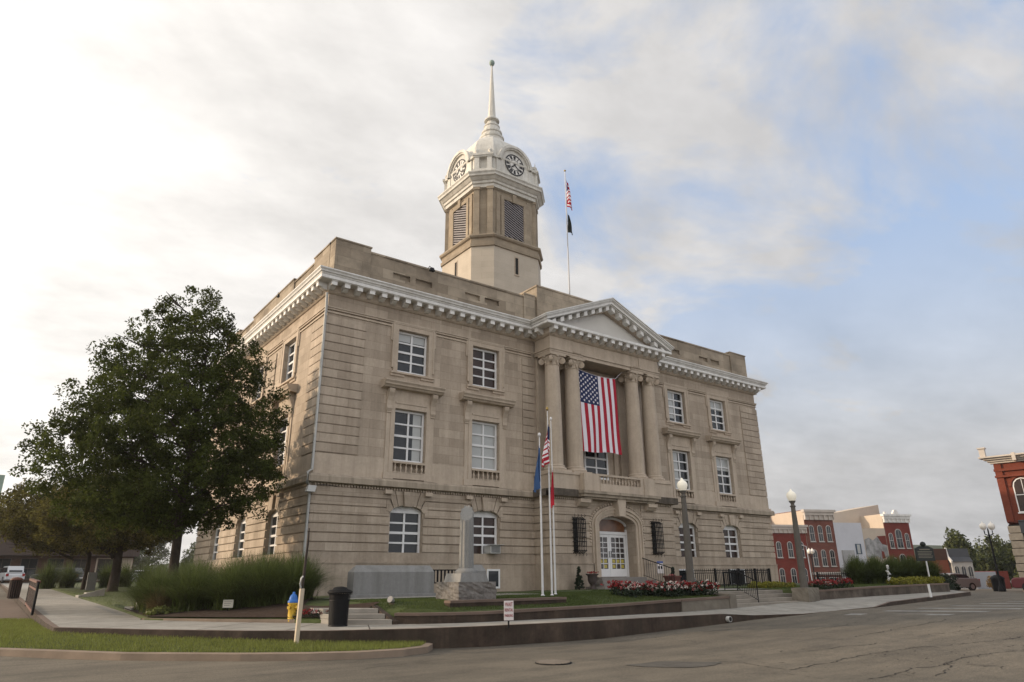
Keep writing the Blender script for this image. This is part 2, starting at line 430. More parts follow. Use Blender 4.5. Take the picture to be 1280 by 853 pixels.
# sidewalk: strips between an inner and an outer edge, each (x, y, z)
SW = [((-5.9, 60, .42), (-8.3, 60, .42)), ((-5.9, 30, .06), (-8.3, 30, .06)), ((-5.9, 15, -.18), (-8.3, 15, -.18)), ((-5.8, 2, -.39), (-8.3, 2, -.39)),
      ((-5.9, -2.7, -.47), (-8.3, -3, -.47)), ((-6.0, -3.3, -.48), (-8.25, -5.2, -.5)), ((-4.5, -5.4, -.51), (-6.6, -7.3, -.52)),
      ((-2.9, -7.2, -.53), (-4.8, -9.2, -.54)), ((-1.9, -8.2, -.54), (-3.3, -10.4, -.55)), ((-.9, -9.2, -.54), (-1.4, -11.3, -.55)),
      ((-.3, -9.9, -.54), (.3, -11.85, -.54)), ((1, -10.35, -.54), (2.7, -12.1, -.54)), ((5, -10.35, -.56), (5.5, -12.1, -.55)),
      ((9, -10.35, -.56), (9.3, -12.1, -.57)), ((10.6, -10.35, -.54), (10.8, -12.2, -.66)), ((13, -10.35, -.5), (13, -12.7, -.67)),
      ((17, -10.35, -.4), (17.2, -13.0, -.575)), ((18.2, -10.35, -.385), (18.6, -12.9, -.44)), ((23, -10.35, -.33), (23.5, -12.5, -.34)),
      ((28, -10.35, -.29), (30, -11.4, -.29)), ((30.6, -9.4, -.28), (34, -9.0, -.29)), ((31.2, 0, -.3), (35, 0, -.34)), ((31.2, 14, -.5), (35, 14, -.5))]
def strip(rows, dz, drop):
    b = MB()
    for a, c in zip(rows[:-1], rows[1:]):
        p = [(*a[0][:2], a[0][2] + dz), (*a[1][:2], a[1][2] + dz), (*c[1][:2], c[1][2] + dz), (*c[0][:2], c[0][2] + dz)]
        b.add(p, [(0, 1, 2, 3)])
    return b
struct(strip(SW, 0.0, 0).build('sidewalk', CONC))
# joints cut into the pavement
jb = MB()
for a, c in zip(SW[1:-1], SW[2:]):
    li = (Vector(c[0]) - Vector(a[0])).length; n_ = max(1, int(li / 1.5))
    for k in range(n_):
        t = (k + .5) / n_
        p = Vector(a[0]).lerp(Vector(c[0]), t); q = Vector(a[1]).lerp(Vector(c[1]), t)
        d = (Vector(c[0]) - Vector(a[0])).normalized() * 0.012
        up = Vector((0, 0, .004))
        jb.add([p - d + up, p + d + up, q + d + up, q - d + up], [(0, 1, 2, 3)])
struct(jb.build('sidewalk_joint', KERB))
# kerb face and kerb top
kb = MB(); kt = MB()
ring = [s[1] for s in SW]
for i, (a, c) in enumerate(zip(ring[:-1], ring[1:])):
    a = Vector(a); c = Vector(c)
    d = (c - a); nrm = Vector((d.y, -d.x, 0)).normalized()
    if i < 4: nrm = Vector((-1, 0, 0))
    ia = Vector(SW[i][0]); ic = Vector(SW[i + 1][0])
    na = (a - ia); na.z = 0; na.normalize(); nc = (c - ic); nc.z = 0; nc.normalize()
    za, zc = T(a.x, a.y) - .1, T(c.x, c.y) - .1
    e = .16
    A0, C0 = a + na * .006, c + nc * .006
    A1, C1 = a - na * e, c - nc * e
    up = Vector((0, 0, .006))
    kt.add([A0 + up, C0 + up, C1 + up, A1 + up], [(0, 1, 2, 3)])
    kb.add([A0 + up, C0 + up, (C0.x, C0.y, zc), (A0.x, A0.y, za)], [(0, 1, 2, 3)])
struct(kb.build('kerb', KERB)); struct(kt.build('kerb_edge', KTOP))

# grass island in front with its tan kerb
isl_out = [(-22, 8), (-16, 1.0), (-12.2, -3.4), (-9.28, -6.59), (-7.26, -9.15), (-5.32, -11.02), (-4.2, -11.85), (-3.29, -12.3), (-2.3, -12.45), (-1.55, -12.2), (-1.1, -11.65), (-1.05, -11.35)]
isl_in = [(-1.12, -11.36), (-3.3, -10.42), (-4.8, -9.22), (-6.6, -7.32), (-8.27, -5.25), (-8.33, -3.0), (-8.34, 2.4), (-9.15, 3.4), (-11.5, 5.4), (-19, 11)]
def off(poly, d):
    o = []
    for i, p in enumerate(poly):
        a = Vector(poly[max(i - 1, 0)]); b = Vector(poly[min(i + 1, len(poly) - 1)]); t = (b - a).normalized()
        o.append((p[0] - t.y * d, p[1] + t.x * d))
    return o
def TZ(p, dz): return (p[0], p[1], float(T(p[0], p[1])) + dz)
inn = off(isl_out, .17)
b = MB()
for i in range(len(isl_out) - 1):
    a, c, d, e = isl_out[i], isl_out[i + 1], inn[i + 1], inn[i]
    b.add([TZ(a, -.1), TZ(c, -.1), TZ(c, .135), TZ(a, .135)], [(0, 1, 2, 3)])
    b.add([TZ(a, .135), TZ(c, .135), TZ(d, .15), TZ(e, .15)], [(0, 1, 2, 3)])
struct(b.build('island_kerb', KTAN))
def seg_d(x, y, poly):
    best = 1e9
    for (x0, y0), (x1, y1) in zip(poly[:-1], poly[1:]):
        dx, dy = x1 - x0, y1 - y0; t = min(max(((x - x0) * dx + (y - y0) * dy) / (dx * dx + dy * dy), 0), 1)
        best = min(best, math.hypot(x - x0 - t * dx, y - y0 - t * dy))
    return best
def vz(x, y):
    d1 = seg_d(x, y, inn); d2 = seg_d(x, y, isl_in); t = d1 / (d1 + d2 + 1e-6)
    zin = interp(x, [-8.3, -6.6, -4.8, -3.3, -1.1], [-.62, -.68, -.74, -.80, -.86])
    return (float(T(x, y)) + .135) * (1 - t) + zin * t
def resample(poly, n):
    L_ = [0]
    for p, q in zip(poly[:-1], poly[1:]): L_.append(L_[-1] + math.dist(p, q))
    return [(interp(L_[-1] * i / n, L_, [p[0] for p in poly]), interp(L_[-1] * i / n, L_, [p[1] for p in poly])) for i in range(n + 1)]
ra = resample(inn, 60); rb = resample(isl_in[::-1], 60); b = MB(); grid = []
for p, q in zip(ra, rb): grid += [(lerp(p[0], q[0], k / 8), lerp(p[1], q[1], k / 8)) for k in range(9)]
grid = [(x, y, vz(x, y)) for x, y in grid]
b.add(grid, [(i * 9 + k, (i + 1) * 9 + k, (i + 1) * 9 + k + 1, i * 9 + k + 1) for i in range(60) for k in range(8)])
struct(b.build('grass_verge', LAWN))
# joints and wear on the pale gutter beside the island
# brown paving left of the sidewalk
b = MB(); pav = [(-8.32, 2.4), (-8.32, 20), (-30, 20), (-19, 11), (-11.5, 5.4), (-9.15, 3.4)]
b.add([(p[0], p[1], interp(p[1], [2.4, 20], [-.62, -.30])) for p in pav], [tuple(range(len(pav)))])
struct(b.build('brown_paving', TAN))

# courthouse lawn
def walltop(x): return interp(x, [-1, 4, 7.3, 11, 13.3, 17, 23, 28, 32], [-.27, -.29, -.2, -.13, -.1, -.03, .07, .12, .13])
def xb(y): return interp(y, [-10.18, -9.6, -9.2, -8.2, -7.2, -5.4, -3.3, 0, 60], [.8, -.5, -.86, -1.85, -2.85, -4.4, -5.9, -5.85, -5.85])
def LZ(x, y):
    z = 0.0
    fy = min(max((y + 10.3) / 1.6, 0), 1)
    z = lerp(walltop(x) - .03, 0.03 if x > 11 else -.02, fy)
    if x > 20: z = lerp(z, walltop(x), .7)
    sl_ = interp(y, [-9.25, -8.9, -3, 2, 15, 30, 60], [-.27, -.46, -.45, -.36, -.15, .09, .45])
    fx = min(max((x - xb(y)) / interp(y, [-9.2, -6.5, -3], [.7, 1.6, 4.6]), 0), 1)
    lim = lerp(sl_, max(z, sl_), fx) if y > -9.3 else z
    z = min(z, lim) if y < 12 else lim
    if 12.19 < x < 17.42 and y < -8.6: z = -.75
    return z
rows = [-10.18, -10.0, -9.6, -9.2, -8.7, -8.61, -8.55, -8.2, -7.7, -7.2, -6.3, -5.4, -4.4, -3.3, -1.5, 0, 2, 5, 10, 15, 20, 30, 45, 60]
LX = [6.5, 7.5, 8.5, 9.5, 10.5, 11.5, 12.15, 12.2, 13.5, 15, 16.5, 17.4, 17.45, 18, 19, 20, 21, 22, 23, 24, 25, 26, 27, 28, 29, 30]
cols = 16 + len(LX)
V = []
for ri, y in enumerate([rows[0]] + rows):
    x0 = xb(y); x1 = 30.4 if y < -9.3 else 31.1
    for i in [-1] + list(range(cols + 1)):
        j = max(i, 0)
        x = lerp(x0, 6.0, j / 15) if j <= 15 else (LX[j - 16] if j < cols else x1)
        V.append((x, y, LZ(x, y) - (.6 if (i < 0 or ri == 0) else 0)))      # the turf edge turns down into the soil
V = np.array(V); idx = np.arange(len(V)).reshape(len(rows) + 1, cols + 2)
F = np.stack([idx[:-1, :-1].ravel(), idx[:-1, 1:].ravel(), idx[1:, 1:].ravel(), idx[1:, :-1].ravel()], 1)
lawn = struct(np_mesh('lawn', V, F, LAWN))

# grass blades as stuff
def blades(name, n, region, h, w, mat, zfn, label=None, cat='grass'):
    pts = region(n)
    n = len(pts)
    z = np.array([zfn(p[0], p[1]) for p in pts])
    a = RNG.uniform(0, 2 * np.pi, n); hh = h * RNG.uniform(.5, 1.15, n); lean = RNG.normal(0, .35, (n, 2)) * hh[:, None]
    dx, dy = np.cos(a) * w / 2, np.sin(a) * w / 2
    V = np.empty((n, 4, 3))
    V[:, 0] = np.stack([pts[:, 0] - dx, pts[:, 1] - dy, z - .01], 1)
    V[:, 1] = np.stack([pts[:, 0] + dx, pts[:, 1] + dy, z - .01], 1)
    V[:, 2] = np.stack([pts[:, 0] + lean[:, 0] + dx * .2, pts[:, 1] + lean[:, 1] + dy * .2, z + hh], 1)
    V[:, 3] = np.stack([pts[:, 0] + lean[:, 0] - dx * .2, pts[:, 1] + lean[:, 1] - dy * .2, z + hh], 1)
    o = np_mesh(name, V.reshape(-1, 3), np.arange(4 * n).reshape(n, 4), mat)
    return tag(o, label, cat, kind='stuff')
def inpoly(P, poly):
    x, y = P[:, 0], P[:, 1]; c = np.zeros(len(P), bool); j = len(poly) - 1
    for i in range(len(poly)):
        xi, yi = poly[i]; xj, yj = poly[j]
        c ^= ((yi > y) != (yj > y)) & (x < (xj - xi) * (y - yi) / (yj - yi + 1e-9) + xi); j = i
    return c
def reg_poly(poly, box):
    def fn(n):
        P = np.stack([RNG.uniform(box[0], box[1], n), RNG.uniform(box[2], box[3], n)], 1)
        return P[inpoly(P, poly)]
    return fn
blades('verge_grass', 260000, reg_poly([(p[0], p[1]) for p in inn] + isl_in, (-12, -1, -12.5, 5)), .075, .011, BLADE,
       lambda x, y: vz(x, y), 'bright mown grass on the kerbed island by the road')

# ------------------------------------------------------------ retaining walls, steps
def wall_run(name, pts, ztop, zbot, th, mat, label, cap=True):
    """pts polyline of the outer face; thickness goes inwards (left side of travel)"""
    root = thing(name, label, 'wall', (pts[0][0], pts[0][1], 0))
    b = MB(); cp = MB()
    inn_ = off(pts, th); o2 = off(pts, -.03); i2 = off(pts, th + .03)
    x0, y0 = pts[0]
    for i in range(len(pts) - 1):
        q = [pts[i], pts[i + 1], inn_[i + 1], inn_[i]]
        b.hexa([(p[0] - x0, p[1] - y0, zbot(p[0]) - .1) for p in q] + [(p[0] - x0, p[1] - y0, ztop(p[0]) - .07) for p in q])
        q = [o2[i], o2[i + 1], i2[i + 1], i2[i]]
        cp.hexa([(p[0] - x0, p[1] - y0, ztop(p[0]) - .068) for p in q] + [(p[0] - x0, p[1] - y0, ztop(p[0])) for p in q])
    b.build('wall', mat, root); cp.build('coping', KTOP, root)
    return root
zs = lambda x: interp(x, [0, 9, 12, 16.5, 23, 28, 60], [-.54, -.56, -.53, -.41, -.33, -.29, -.25])
wall_run('retaining_wall', [(-1.0, -9.45), (-.5, -9.9), (.4, -10.25), (1.4, -10.4), (6, -10.4), (9.3, -10.4)], walltop, zs, .3, KERB, 'long low dark stained concrete wall along the inner edge of the sidewalk')
wall_run('retaining_wall', [(.6, -9.62), (4.85, -9.62)], lambda x: -.0, lambda x: -.5, .28, KERB, 'short upper dark stained wall below the broken column monument')
STW = material('light_wall_concrete', (0.21, 0.185, 0.15), 0.9, 0.15, 2, bump=0.3, stain=0.5)
wall_run('planter_wall', [(9.32, -10.42), (11.6, -10.42), (11.95, -10.42)], walltop, zs, .3, STW, 'pale concrete planter wall left of the entrance steps')
wall_run('retaining_wall', [(17.5, -10.4), (23, -10.4), (30.2, -10.4), (30.9, -9.6)], walltop, zs, .32, material('mottled_wall', (0.20, 0.165, 0.135), 0.92, 0.3, 1.2, col2=(0.06, 0.045, 0.035), bump=0.4, stain=0.85, weather=0.4), 'mottled dark stone wall right of the steps with the lamp post')

def flight(name, label, p0, p1, nsteps, z0, z1, run, mat, nd=None, land=.6):
    """steps rising from line p0-p1 to its left"""
    root = thing(name, label, 'steps', (p0[0], p0[1], z0))
    a = Vector((0, 0)); c = Vector((p1[0] - p0[0], p1[1] - p0[1])); t = c.normalized(); n_ = Vector(nd) if nd else Vector((-t.y, t.x))
    for k in range(nsteps):
        zt = (z1 - z0) * (k + 1) / nsteps
        q = [a + n_ * run * k, c + n_ * run * k, c + n_ * run * (nsteps + land), a + n_ * run * (nsteps + land)]
        b = MB(); zb = (z1 - z0) * k / nsteps + .001
        b.hexa([(p.x, p.y, zb - (.15 if k == 0 else 0)) for p in q] + [(p.x, p.y, zt) for p in q])
        b.build('step', mat, root, bevel=.012)
    return root
STEPM = material('step_concrete', (0.28, 0.25, 0.21), 0.9, 0.12, 2, bump=0.2, stain=0.3)
STEPM2 = material('pale_step_concrete', (0.30, 0.28, 0.25), 0.9, 0.12, 2, bump=0.2, stain=0.15)
flight('stone_steps', 'small pale concrete steps rising from the corner sidewalk behind the black bin', (-2.30, -8.62), (-1.13, -9.59), 3, -.54, -.17, .40, STEPM2, (-.02, 1.0), 3.0)
flight('stone_steps', 'wide concrete steps with a black handrail right of the flower planter', (12.3, -10.4), (17.3, -10.4), 4, -.52, .0, .42, STEPM)
b = MB(); b.box(0, .42, 0, 2.1, -.62, -.02); b.build('step_cheek', STW, tag(thing('cheek_wall', 'pale concrete pier ending the wall at the left of the wide steps', 'wall', (11.9, -10.45, 0))), bevel=.02)
b = MB()
b.hexa([(0, 0, -.6), (.15, 0, -.6), (.13, 1.25, -.6), (-.02, 1.25, -.6), (0, 0, -.46), (.15, 0, -.46), (.13, 1.25, -.10), (-.02, 1.25, -.10)])
tag(b.build('cheek_wall', KERB, None, (-1.11, -9.62, 0)), 'sloping brown stone edging beside the small corner steps', 'edging')
# flat paved landing behind the wide steps
b = MB(); b.add([(12.3, -8.6, .035), (17.3, -8.6, .035), (17.3, -5, .04), (14.2, -1.5, .05), (12.3, -5, .04)], [(0, 1, 2, 3, 4)])
struct(b.build('entrance_path', CONC))
b = MB(); b.add([(-1.0, -6.4, .0), (6.5, -6.4, .02), (6.5, -4.4, .02), (-1.0, -4.4, .01)], [(0, 1, 2, 3)])
struct(b.build('memorial_paving', CONC))

# mulch bed at the corner
V = []; mr = [-8.3, -7.7, -7.05, -6.5, -5.9, -5.4, -4.4, -3.3, -2.2, -1.0, .3, 1.6]; mc = 12
for y in mr:
    for i in range(mc + 1):
        x = lerp(xb(y) + .06, max(-1.2 - max(0, (-4.4 - y)) * .55, xb(y) + .9), i / mc); V.append((x, y, LZ(x, y) + .05))
idx = np.arange(len(V)).reshape(len(mr), mc + 1)
F = np.stack([idx[:-1, :-1].ravel(), idx[:-1, 1:].ravel(), idx[1:, 1:].ravel(), idx[1:, :-1].ravel()], 1)
struct(np_mesh('mulch_bed', np.array(V), F, MULCH))
b = MB(); e = [(-5.95, -3.2), (-4.45, -5.4), (-2.85, -7.2)]; eo = off(e, .12)
for i in range(2):
    q = [e[i], e[i + 1], eo[i + 1], eo[i]]
    b.hexa([(*p, -.6) for p in q] + [(*p, -.44) for p in q])
struct(b.build('bed_edging', KTAN))

def lawn_reg(boxes):
    def fn(n):
        P = []
        for (x0, x1, y0, y1, fr) in boxes:
            k = int(n * fr); P.append(np.stack([RNG.uniform(x0, x1, k), RNG.uniform(y0, y1, k)], 1))
        P = np.concatenate(P); ok = np.array([p[0] > xb(p[1]) + .05 for p in P]); return P[ok]
    return fn
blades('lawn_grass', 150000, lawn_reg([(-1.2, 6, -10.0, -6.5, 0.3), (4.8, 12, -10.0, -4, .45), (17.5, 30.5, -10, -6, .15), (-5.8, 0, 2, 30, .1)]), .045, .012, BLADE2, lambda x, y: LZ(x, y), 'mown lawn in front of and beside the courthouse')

# ------------------------------------------------------------ courthouse
WX, WY = 31.0, 18.0
CH = thing('courthouse', 'three storey limestone courthouse with portico, white cornice and domed clock tower', 'courthouse', (0, 0, 0))
class Fr:
    def __init__(s, o, U, Nn): s.o = Vector(o); s.U = Vector(U); s.N = Vector(Nn)
    def __call__(s, uu, d, z): p = s.o + s.U * uu + s.N * d; return (p.x, p.y, z)
    def box(s, b, u0, u1, d0, d1, z0, z1):
        b.hexa([s(u0, d0, z0), s(u1, d0, z0), s(u1, d1, z0), s(u0, d1, z0), s(u0, d0, z1), s(u1, d0, z1), s(u1, d1, z1), s(u0, d1, z1)])
SO = Fr((0, 0, 0), (1, 0, 0), (0, -1, 0))
WE = Fr((0, 0, 0), (0, 1, 0), (-1, 0, 0))
EA = Fr((WX, 0, 0), (0, 1, 0), (1, 0, 0))
NO = Fr((0, WY, 0), (1, 0, 0), (0, 1, 0))
def panel(b, fr, u0, u1, z0, z1, d, holes, dep=.32):
    """flat wall with rectangular recesses; holes (ua,ub,za,zb)"""
    us = sorted({u0, u1, *[h[0] for h in holes], *[h[1] for h in holes]}); zz = sorted({z0, z1, *[h[2] for h in holes], *[h[3] for h in holes]})
    us = [x for x in us if u0 <= x <= u1]; zz = [x for x in zz if z0 <= x <= z1]
    for a, c in zip(us[:-1], us[1:]):
        for p, q in zip(zz[:-1], zz[1:]):
            mu, mz = (a + c) / 2, (p + q) / 2
            if any(h[0] < mu < h[1] and h[2] < mz < h[3] for h in holes): continue
            b.add([fr(a, d, p), fr(c, d, p), fr(c, d, q), fr(a, d, q)], [(0, 1, 2, 3)])
    for h in holes:
        a, c, p, q = h
        for e in (((a, p), (a, q)), ((c, p), (c, q)), ((a, p), (c, p)), ((a, q), (c, q))):
            (x1, y1), (x2, y2) = e
            b.add([fr(x1, d, y1), fr(x2, d, y2), fr(x2, d - dep, y2), fr(x1, d - dep, y1)], [(0, 1, 2, 3)])
HW = .78
UP, MI, GR = (9.48, 11.48), (5.42, 7.74), (1.50, 3.56)
GSP = 3.36   # spring of the segmental arch
wing = [4.253, 8.341]
south_w = wing + [WX - 8.341, WX - 4.253]
west_w = [4.4, 9.1, 13.8]
GZ = 1.615; CO = .3585; NCO = 7
def courses(b, fr, u0, u1, ws, d, hw=.80):
    """rusticated ground storey: proud courses with real grooves, voussoirs over each window"""
    for k in range(NCO):
        za = GZ + CO * k + .028; zb = GZ + CO * (k + 1) - .028
        if k == NCO - 1: zb = 4.12
        gaps = []
        for w in ws:
            if k == NCO - 1: g = .78
            elif k == NCO - 2: g = 1.0
            elif k == NCO - 3: g = .86
            else: g = hw
            gaps.append((w - g, w + g))
        cur = u0
        for g in gaps + [(u1, u1)]:
            if g[0] > cur + .01: fr.box(b, cur, g[0], 0.0, d, za, zb)
            cur = g[1]
    for w in ws:
        # voussoirs, radiating from a centre below the opening
        for s in (-1, 1):
            for (i0, i1, o0, o1, zi0, zi1, zo) in ((.20, .42, .27, .60, 3.545, 3.50, 4.12), (.45, .64, .64, .93, 3.49, 3.42, 4.12 - .0), (.66, .80, .97, 1.0, 3.40, 3.24, 3.75)):
                poly = [(w + s * i0, zi0), (w + s * i1, zi1), (w + s * o1, zo if i0 < .6 else 3.36), (w + s * o0, zo)]
                if i0 > .6: poly = [(w + s * .665, 3.41), (w + s * .80, 3.24), (w + s * .99, 3.30), (w + s * .99, 3.74), (w + s * .86, 3.74)]
                b.prism(poly, 0.0, d + .012, lambda p, dd: fr(p[0], dd, p[1]))
        b.prism([(w - .18, 3.50), (w + .18, 3.50), (w + .25, 4.12), (w - .25, 4.12)], 0.0, d + .12, lambda p, dd: fr(p[0], dd, p[1]))
        # arch filling above the spring
        n_ = 8; pts = []
        for i in range(n_ + 1):
            t = -1 + 2 * i / n_; pts.append((w + t * HW, GSP + (3.56 - GSP) * (1 - t * t)))
        for i in range(n_):
            (a, za_), (c, zc_) = pts[i], pts[i + 1]
            b.add([fr(a, 0, za_), fr(c, 0, zc_), fr(c, 0, 3.75), fr(a, 0, 3.75)], [(0, 1, 2, 3)])
            b.add([fr(a, .02, za_), fr(c, .02, zc_), fr(c, -.3, zc_), fr(a, -.3, za_)], [(0, 1, 2, 3)])
def quoin(b, fr, u0, u1, d=.05):
    z = 5.49
    k = 0
    while z < 11.4:
        fr.box(b, u0, u1, 0.0, d, z + .018, min(z + .395 - .018, 11.52)); z += .395

def facade(fr, length, ws, skip=None, quoins=(), tag_='south', ulim=None):
    """base, wall, courses and mouldings of one facade"""
    holes = []
    for w in ws:
        holes += [(w - HW, w + HW, GR[0], GR[1]), (w - HW, w + HW, *MI), (w - HW, w + HW, *UP), (w - .80, w + .80, 4.93, 5.36)]
    b = MB()
    panel(b, fr, 0, length, -1.0, 12.6, 0, holes)
    for q in quoins: quoin(b, fr, *q)
    rng = [(0, length)] if not ulim else ulim
    for (a, c) in rng:
        courses(b, fr, a, c, [w for w in ws if a < w < c], .068)
    b.build('wall', STONE, CH)
    for (a, c) in rng:
        b = MB()
        fr.box(b, a, c, 0, .10, -1.0, 1.16); fr.box(b, a, c, 0, .13, 1.162, 1.22)
        fr.box(b, a, c, 0, .045, 1.222, 1.612)
        b.build('base_course', STONE_B, CH)
    def one(name, *bs):
        q = MB()
        for bb in bs: fr.box(q, *bb)
        q.build(name, STONE_T, CH)
    for (a, c) in rng:
        # plinth above belt and architrave lines
        cur = a
        for w in [w for w in ws if a < w < c] + [None]:
            e = (w - 1.2) if w else c
            one('plinth_panel', (cur, e, 0, .03, 4.6, 5.46)); cur = (w + 1.2) if w else 0
        cur = a
        for w in [w for w in ws if a < w < c] + [None]:
            e = (w - 1.12) if w else c
            one('architrave_moulding', (cur, e, 0, .05, 11.56, 11.64), (cur, e, 0, .09, 11.70, 11.78), (cur, e, 0, .13, 11.782, 11.83))
            cur = (w + 1.12) if w else 0
        for w in [w for w in ws if a < w < c]:
            one('window_cap', (w - 1.12, w + 1.12, 0, .10, 11.782, 11.86))
            # small blocks under the belt
            for s in (-1, 1): one('ledge_block', (w + s * .98 - .17, w + s * .98 + .17, 0, .24, 3.98, 4.14))


ENT0, ENT1 = 11.42, 19.58
facade(SO, WX, south_w, quoins=((-.05, 1.84), (10.62, 11.36), (WX - 11.36, WX - 10.62), (WX - 1.84, WX + .05)), ulim=[(-.055, 11.25), (WX - 11.25, WX + .055)])
facade(WE, WY, west_w, quoins=((.002, 1.6), (6.45, 7.45), (10.55, 11.55), (WY - 1.6, WY)), ulim=[(0.002, WY)])
facade(EA, WY, west_w, quoins=((.002, 1.6), (WY - 1.6, WY)), ulim=[(0.002, WY)])
facade(NO, WX, south_w, quoins=((0, 1.84), (WX - 1.84, WX)), ulim=[(-.055, WX + .055)])
b = MB(); b.box(.4, WX - .4, .4, WY - .4, 13.0, 13.28); b.build('roof', ROOFM, CH)
b = MB(); b.box(.5, WX - .5, .5, WY - .5, -.9, 12.9); b.build('interior', DARK, CH)

# windows -----------------------------------------------------------
def make_window(name, z0, z1, arch=None, glass=GLASS, cols_=2, rows_=4, hw=HW, dep=-.20):
    """returns function placing a copy on a facade; mesh in local (u, d, z) with window centre at 0"""
    fr = Fr((0, 0, 0), (1, 0, 0), (0, -1, 0))
    fb = MB(); h = z1 - z0; t = .09
    def zt(uu): return (arch + (z1 - arch) * (1 - (uu / hw) ** 2)) if arch else z1
    zs0 = (arch - .02) if arch else z1
    fr.box(fb, -hw, -hw + t, dep - .06, dep + .05, z0, zs0); fr.box(fb, hw - t, hw, dep - .06, dep + .05, z0, zs0)
    fr.box(fb, -hw + t, hw - t, dep - .06, dep + .05, z0, z0 + .10)
    fr.box(fb, -hw + t, hw - t, dep - .06, dep + .05, zs0 - .10, zs0)
    if arch:
        n_ = 8; tp = [(-hw + 2 * hw * i / n_, zt(-hw + 2 * hw * i / n_)) for i in range(n_ + 1)]
        fb.prism([(-hw, zs0 + .001), (hw, zs0 + .001)] + tp[::-1], dep - .06, dep + .02, lambda p, dd: fr(p[0], dd, p[1]))
    z1 = zs0
    iz0, iz1 = z0 + .10, z1 - .10
    mu = MB()
    for i in range(1, cols_):
        x = -hw + t + (2 * hw - 2 * t) * i / cols_; fr.box(mu, x - .042, x + .042, dep - .03, dep + .03, iz0, iz1)
    for j in range(1, rows_):
        z = iz0 + (iz1 - iz0) * j / rows_; k = .05 if j == rows_ // 2 else .036
        fr.box(mu, -hw + t, hw - t, dep - .035, dep + .035, z - k, z + k)
    gb = MB()
    if False: pass
    else: gb.add([fr(-hw + .04, dep - .02, z0 + .03), fr(hw - .04, dep - .02, z0 + .03), fr(hw - .04, dep - .02, z1 - .03), fr(-hw + .04, dep - .02, z1 - .03)], [(0, 1, 2, 3)])
    fo = fb.build(name, SASH, CH); mo = mu.build('muntin', SASH, fo); go = gb.build('pane', glass, fo)
    return fo
def put(o, fr, uu, first=[None]):
    p = fr(uu, 0, 0); o.location = p
    ang = math.atan2(fr.U.y, fr.U.x)
    if fr.U.cross(fr.N).z > 0: o.scale = (1, -1, 1)   # mirrored facades
    o.rotation_euler = (0, 0, ang)
    return o
def fr_rot(fr):
    """matrix that carries local (x right, -y out) onto the facade"""
    M = Matrix(((fr.U.x, -fr.N.x, 0), (fr.U.y, -fr.N.y, 0), (0, 0, 1))).to_4x4()
    return M
def place(o, fr, uu, d=0, z=0):
    M = fr_rot(fr); M.translation = Vector(fr(uu, d, z)); o.matrix_basis = M; return o
kinds = {}
def window_at(fr, uu, kind, glass=GLASS):
    key = (kind, glass.name)
    if key not in kinds:
        if kind == 'up': o = make_window('window', *UP, glass=glass)
        elif kind == 'mid': o = make_window('window', *MI, glass=glass)
        elif kind == 'gr': o = make_window('window', *GR, arch=GSP, glass=glass)
        kinds[key] = o; return place(o, fr, uu)
    return place(copy_tree(kinds[key]), fr, uu)
# mid-floor surround: side strips, brackets, hood, balustrade
fl = Fr((0, 0, 0), (1, 0, 0), (0, -1, 0))
def sc_poly(b, fr, prof, u0, u1):
    """extrude a profile of (d, z) along u"""
    b.prism(prof, u0, u1, lambda p, t: fr(t, p[0], p[1]))
def make_surround_mid():
    b = MB()
    for s in (-1, 1):
        a, c = sorted((s * .80, s * 1.0)); fl.box(b, a, c, 0, .07, 4.72, 8.1)
        a, c = sorted((s * 1.0, s * 1.20)); fl.box(b, a, c, 0, .045, 4.72, 7.6)
        a, c = sorted((s * .76, s * 1.24)); fl.box(b, a, c, 0, .10, 4.62, 4.9)
    fl.box(b, -.80, .80, 0, .07, 7.76, 7.98); fl.box(b, -.80, .80, 0, .10, 7.98, 8.05); fl.box(b, -.98, .98, 0, .05, 8.06, 8.6)
    fl.box(b, -.76, .76, 0, .10, 4.66, 4.92); fl.box(b, -.80, .80, -.3, -.25, 4.9, 5.4)
    o = b.build('window_surround', STONE_T, CH)
    b = MB()
    sc_poly(b, fl, [(0, 8.58), (.30, 8.62), (.36, 8.70), (.42, 8.72), (.44, 8.80), (.50, 8.88), (.50, 8.93), (0, 8.98)], -1.52, 1.52)
    b.build('hood', STONE_T, o)
    for s in (-1, 1):
        b = MB(); c = s * 1.10
        sc_poly(b, fl, [(0, 7.62), (.07, 7.60), (.12, 7.70), (.10, 7.85), (.12, 8.05), (.20, 8.25), (.30, 8.40), (.33, 8.55), (.30, 8.58), (0, 8.58)], c - .13, c + .13)
        sc_poly(b, fl, [(0, 7.50), (.09, 7.52), (.09, 7.58), (0, 7.60)], c - .11, c + .11)
        b.build('bracket', STONE_T, o)
    b = MB(); fl.box(b, -.80, .80, -.04, .10, 5.33, 5.42); fl.box(b, -.80, .80, -.04, .10, 4.90, 4.96)
    rail = b.build('balustrade', STONE_T, o)
    pr = [(.03, 0), (.045, .03), (.02, .06), (.050, .14), (.05, .19), (.02, .28), (.04, .33), (.045, .37)]
    b0 = MB(); b0.lathe(pr, seg=10); bl = None
    for i in range(6):
        uu = -.66 + i * 1.32 / 5
        if bl is None: bl = b0.build('baluster', STONE_T, rail); q = bl
        else: q = bl.copy(); COL.objects.link(q)
        q.location = (uu, -.03, 4.96)
    return o
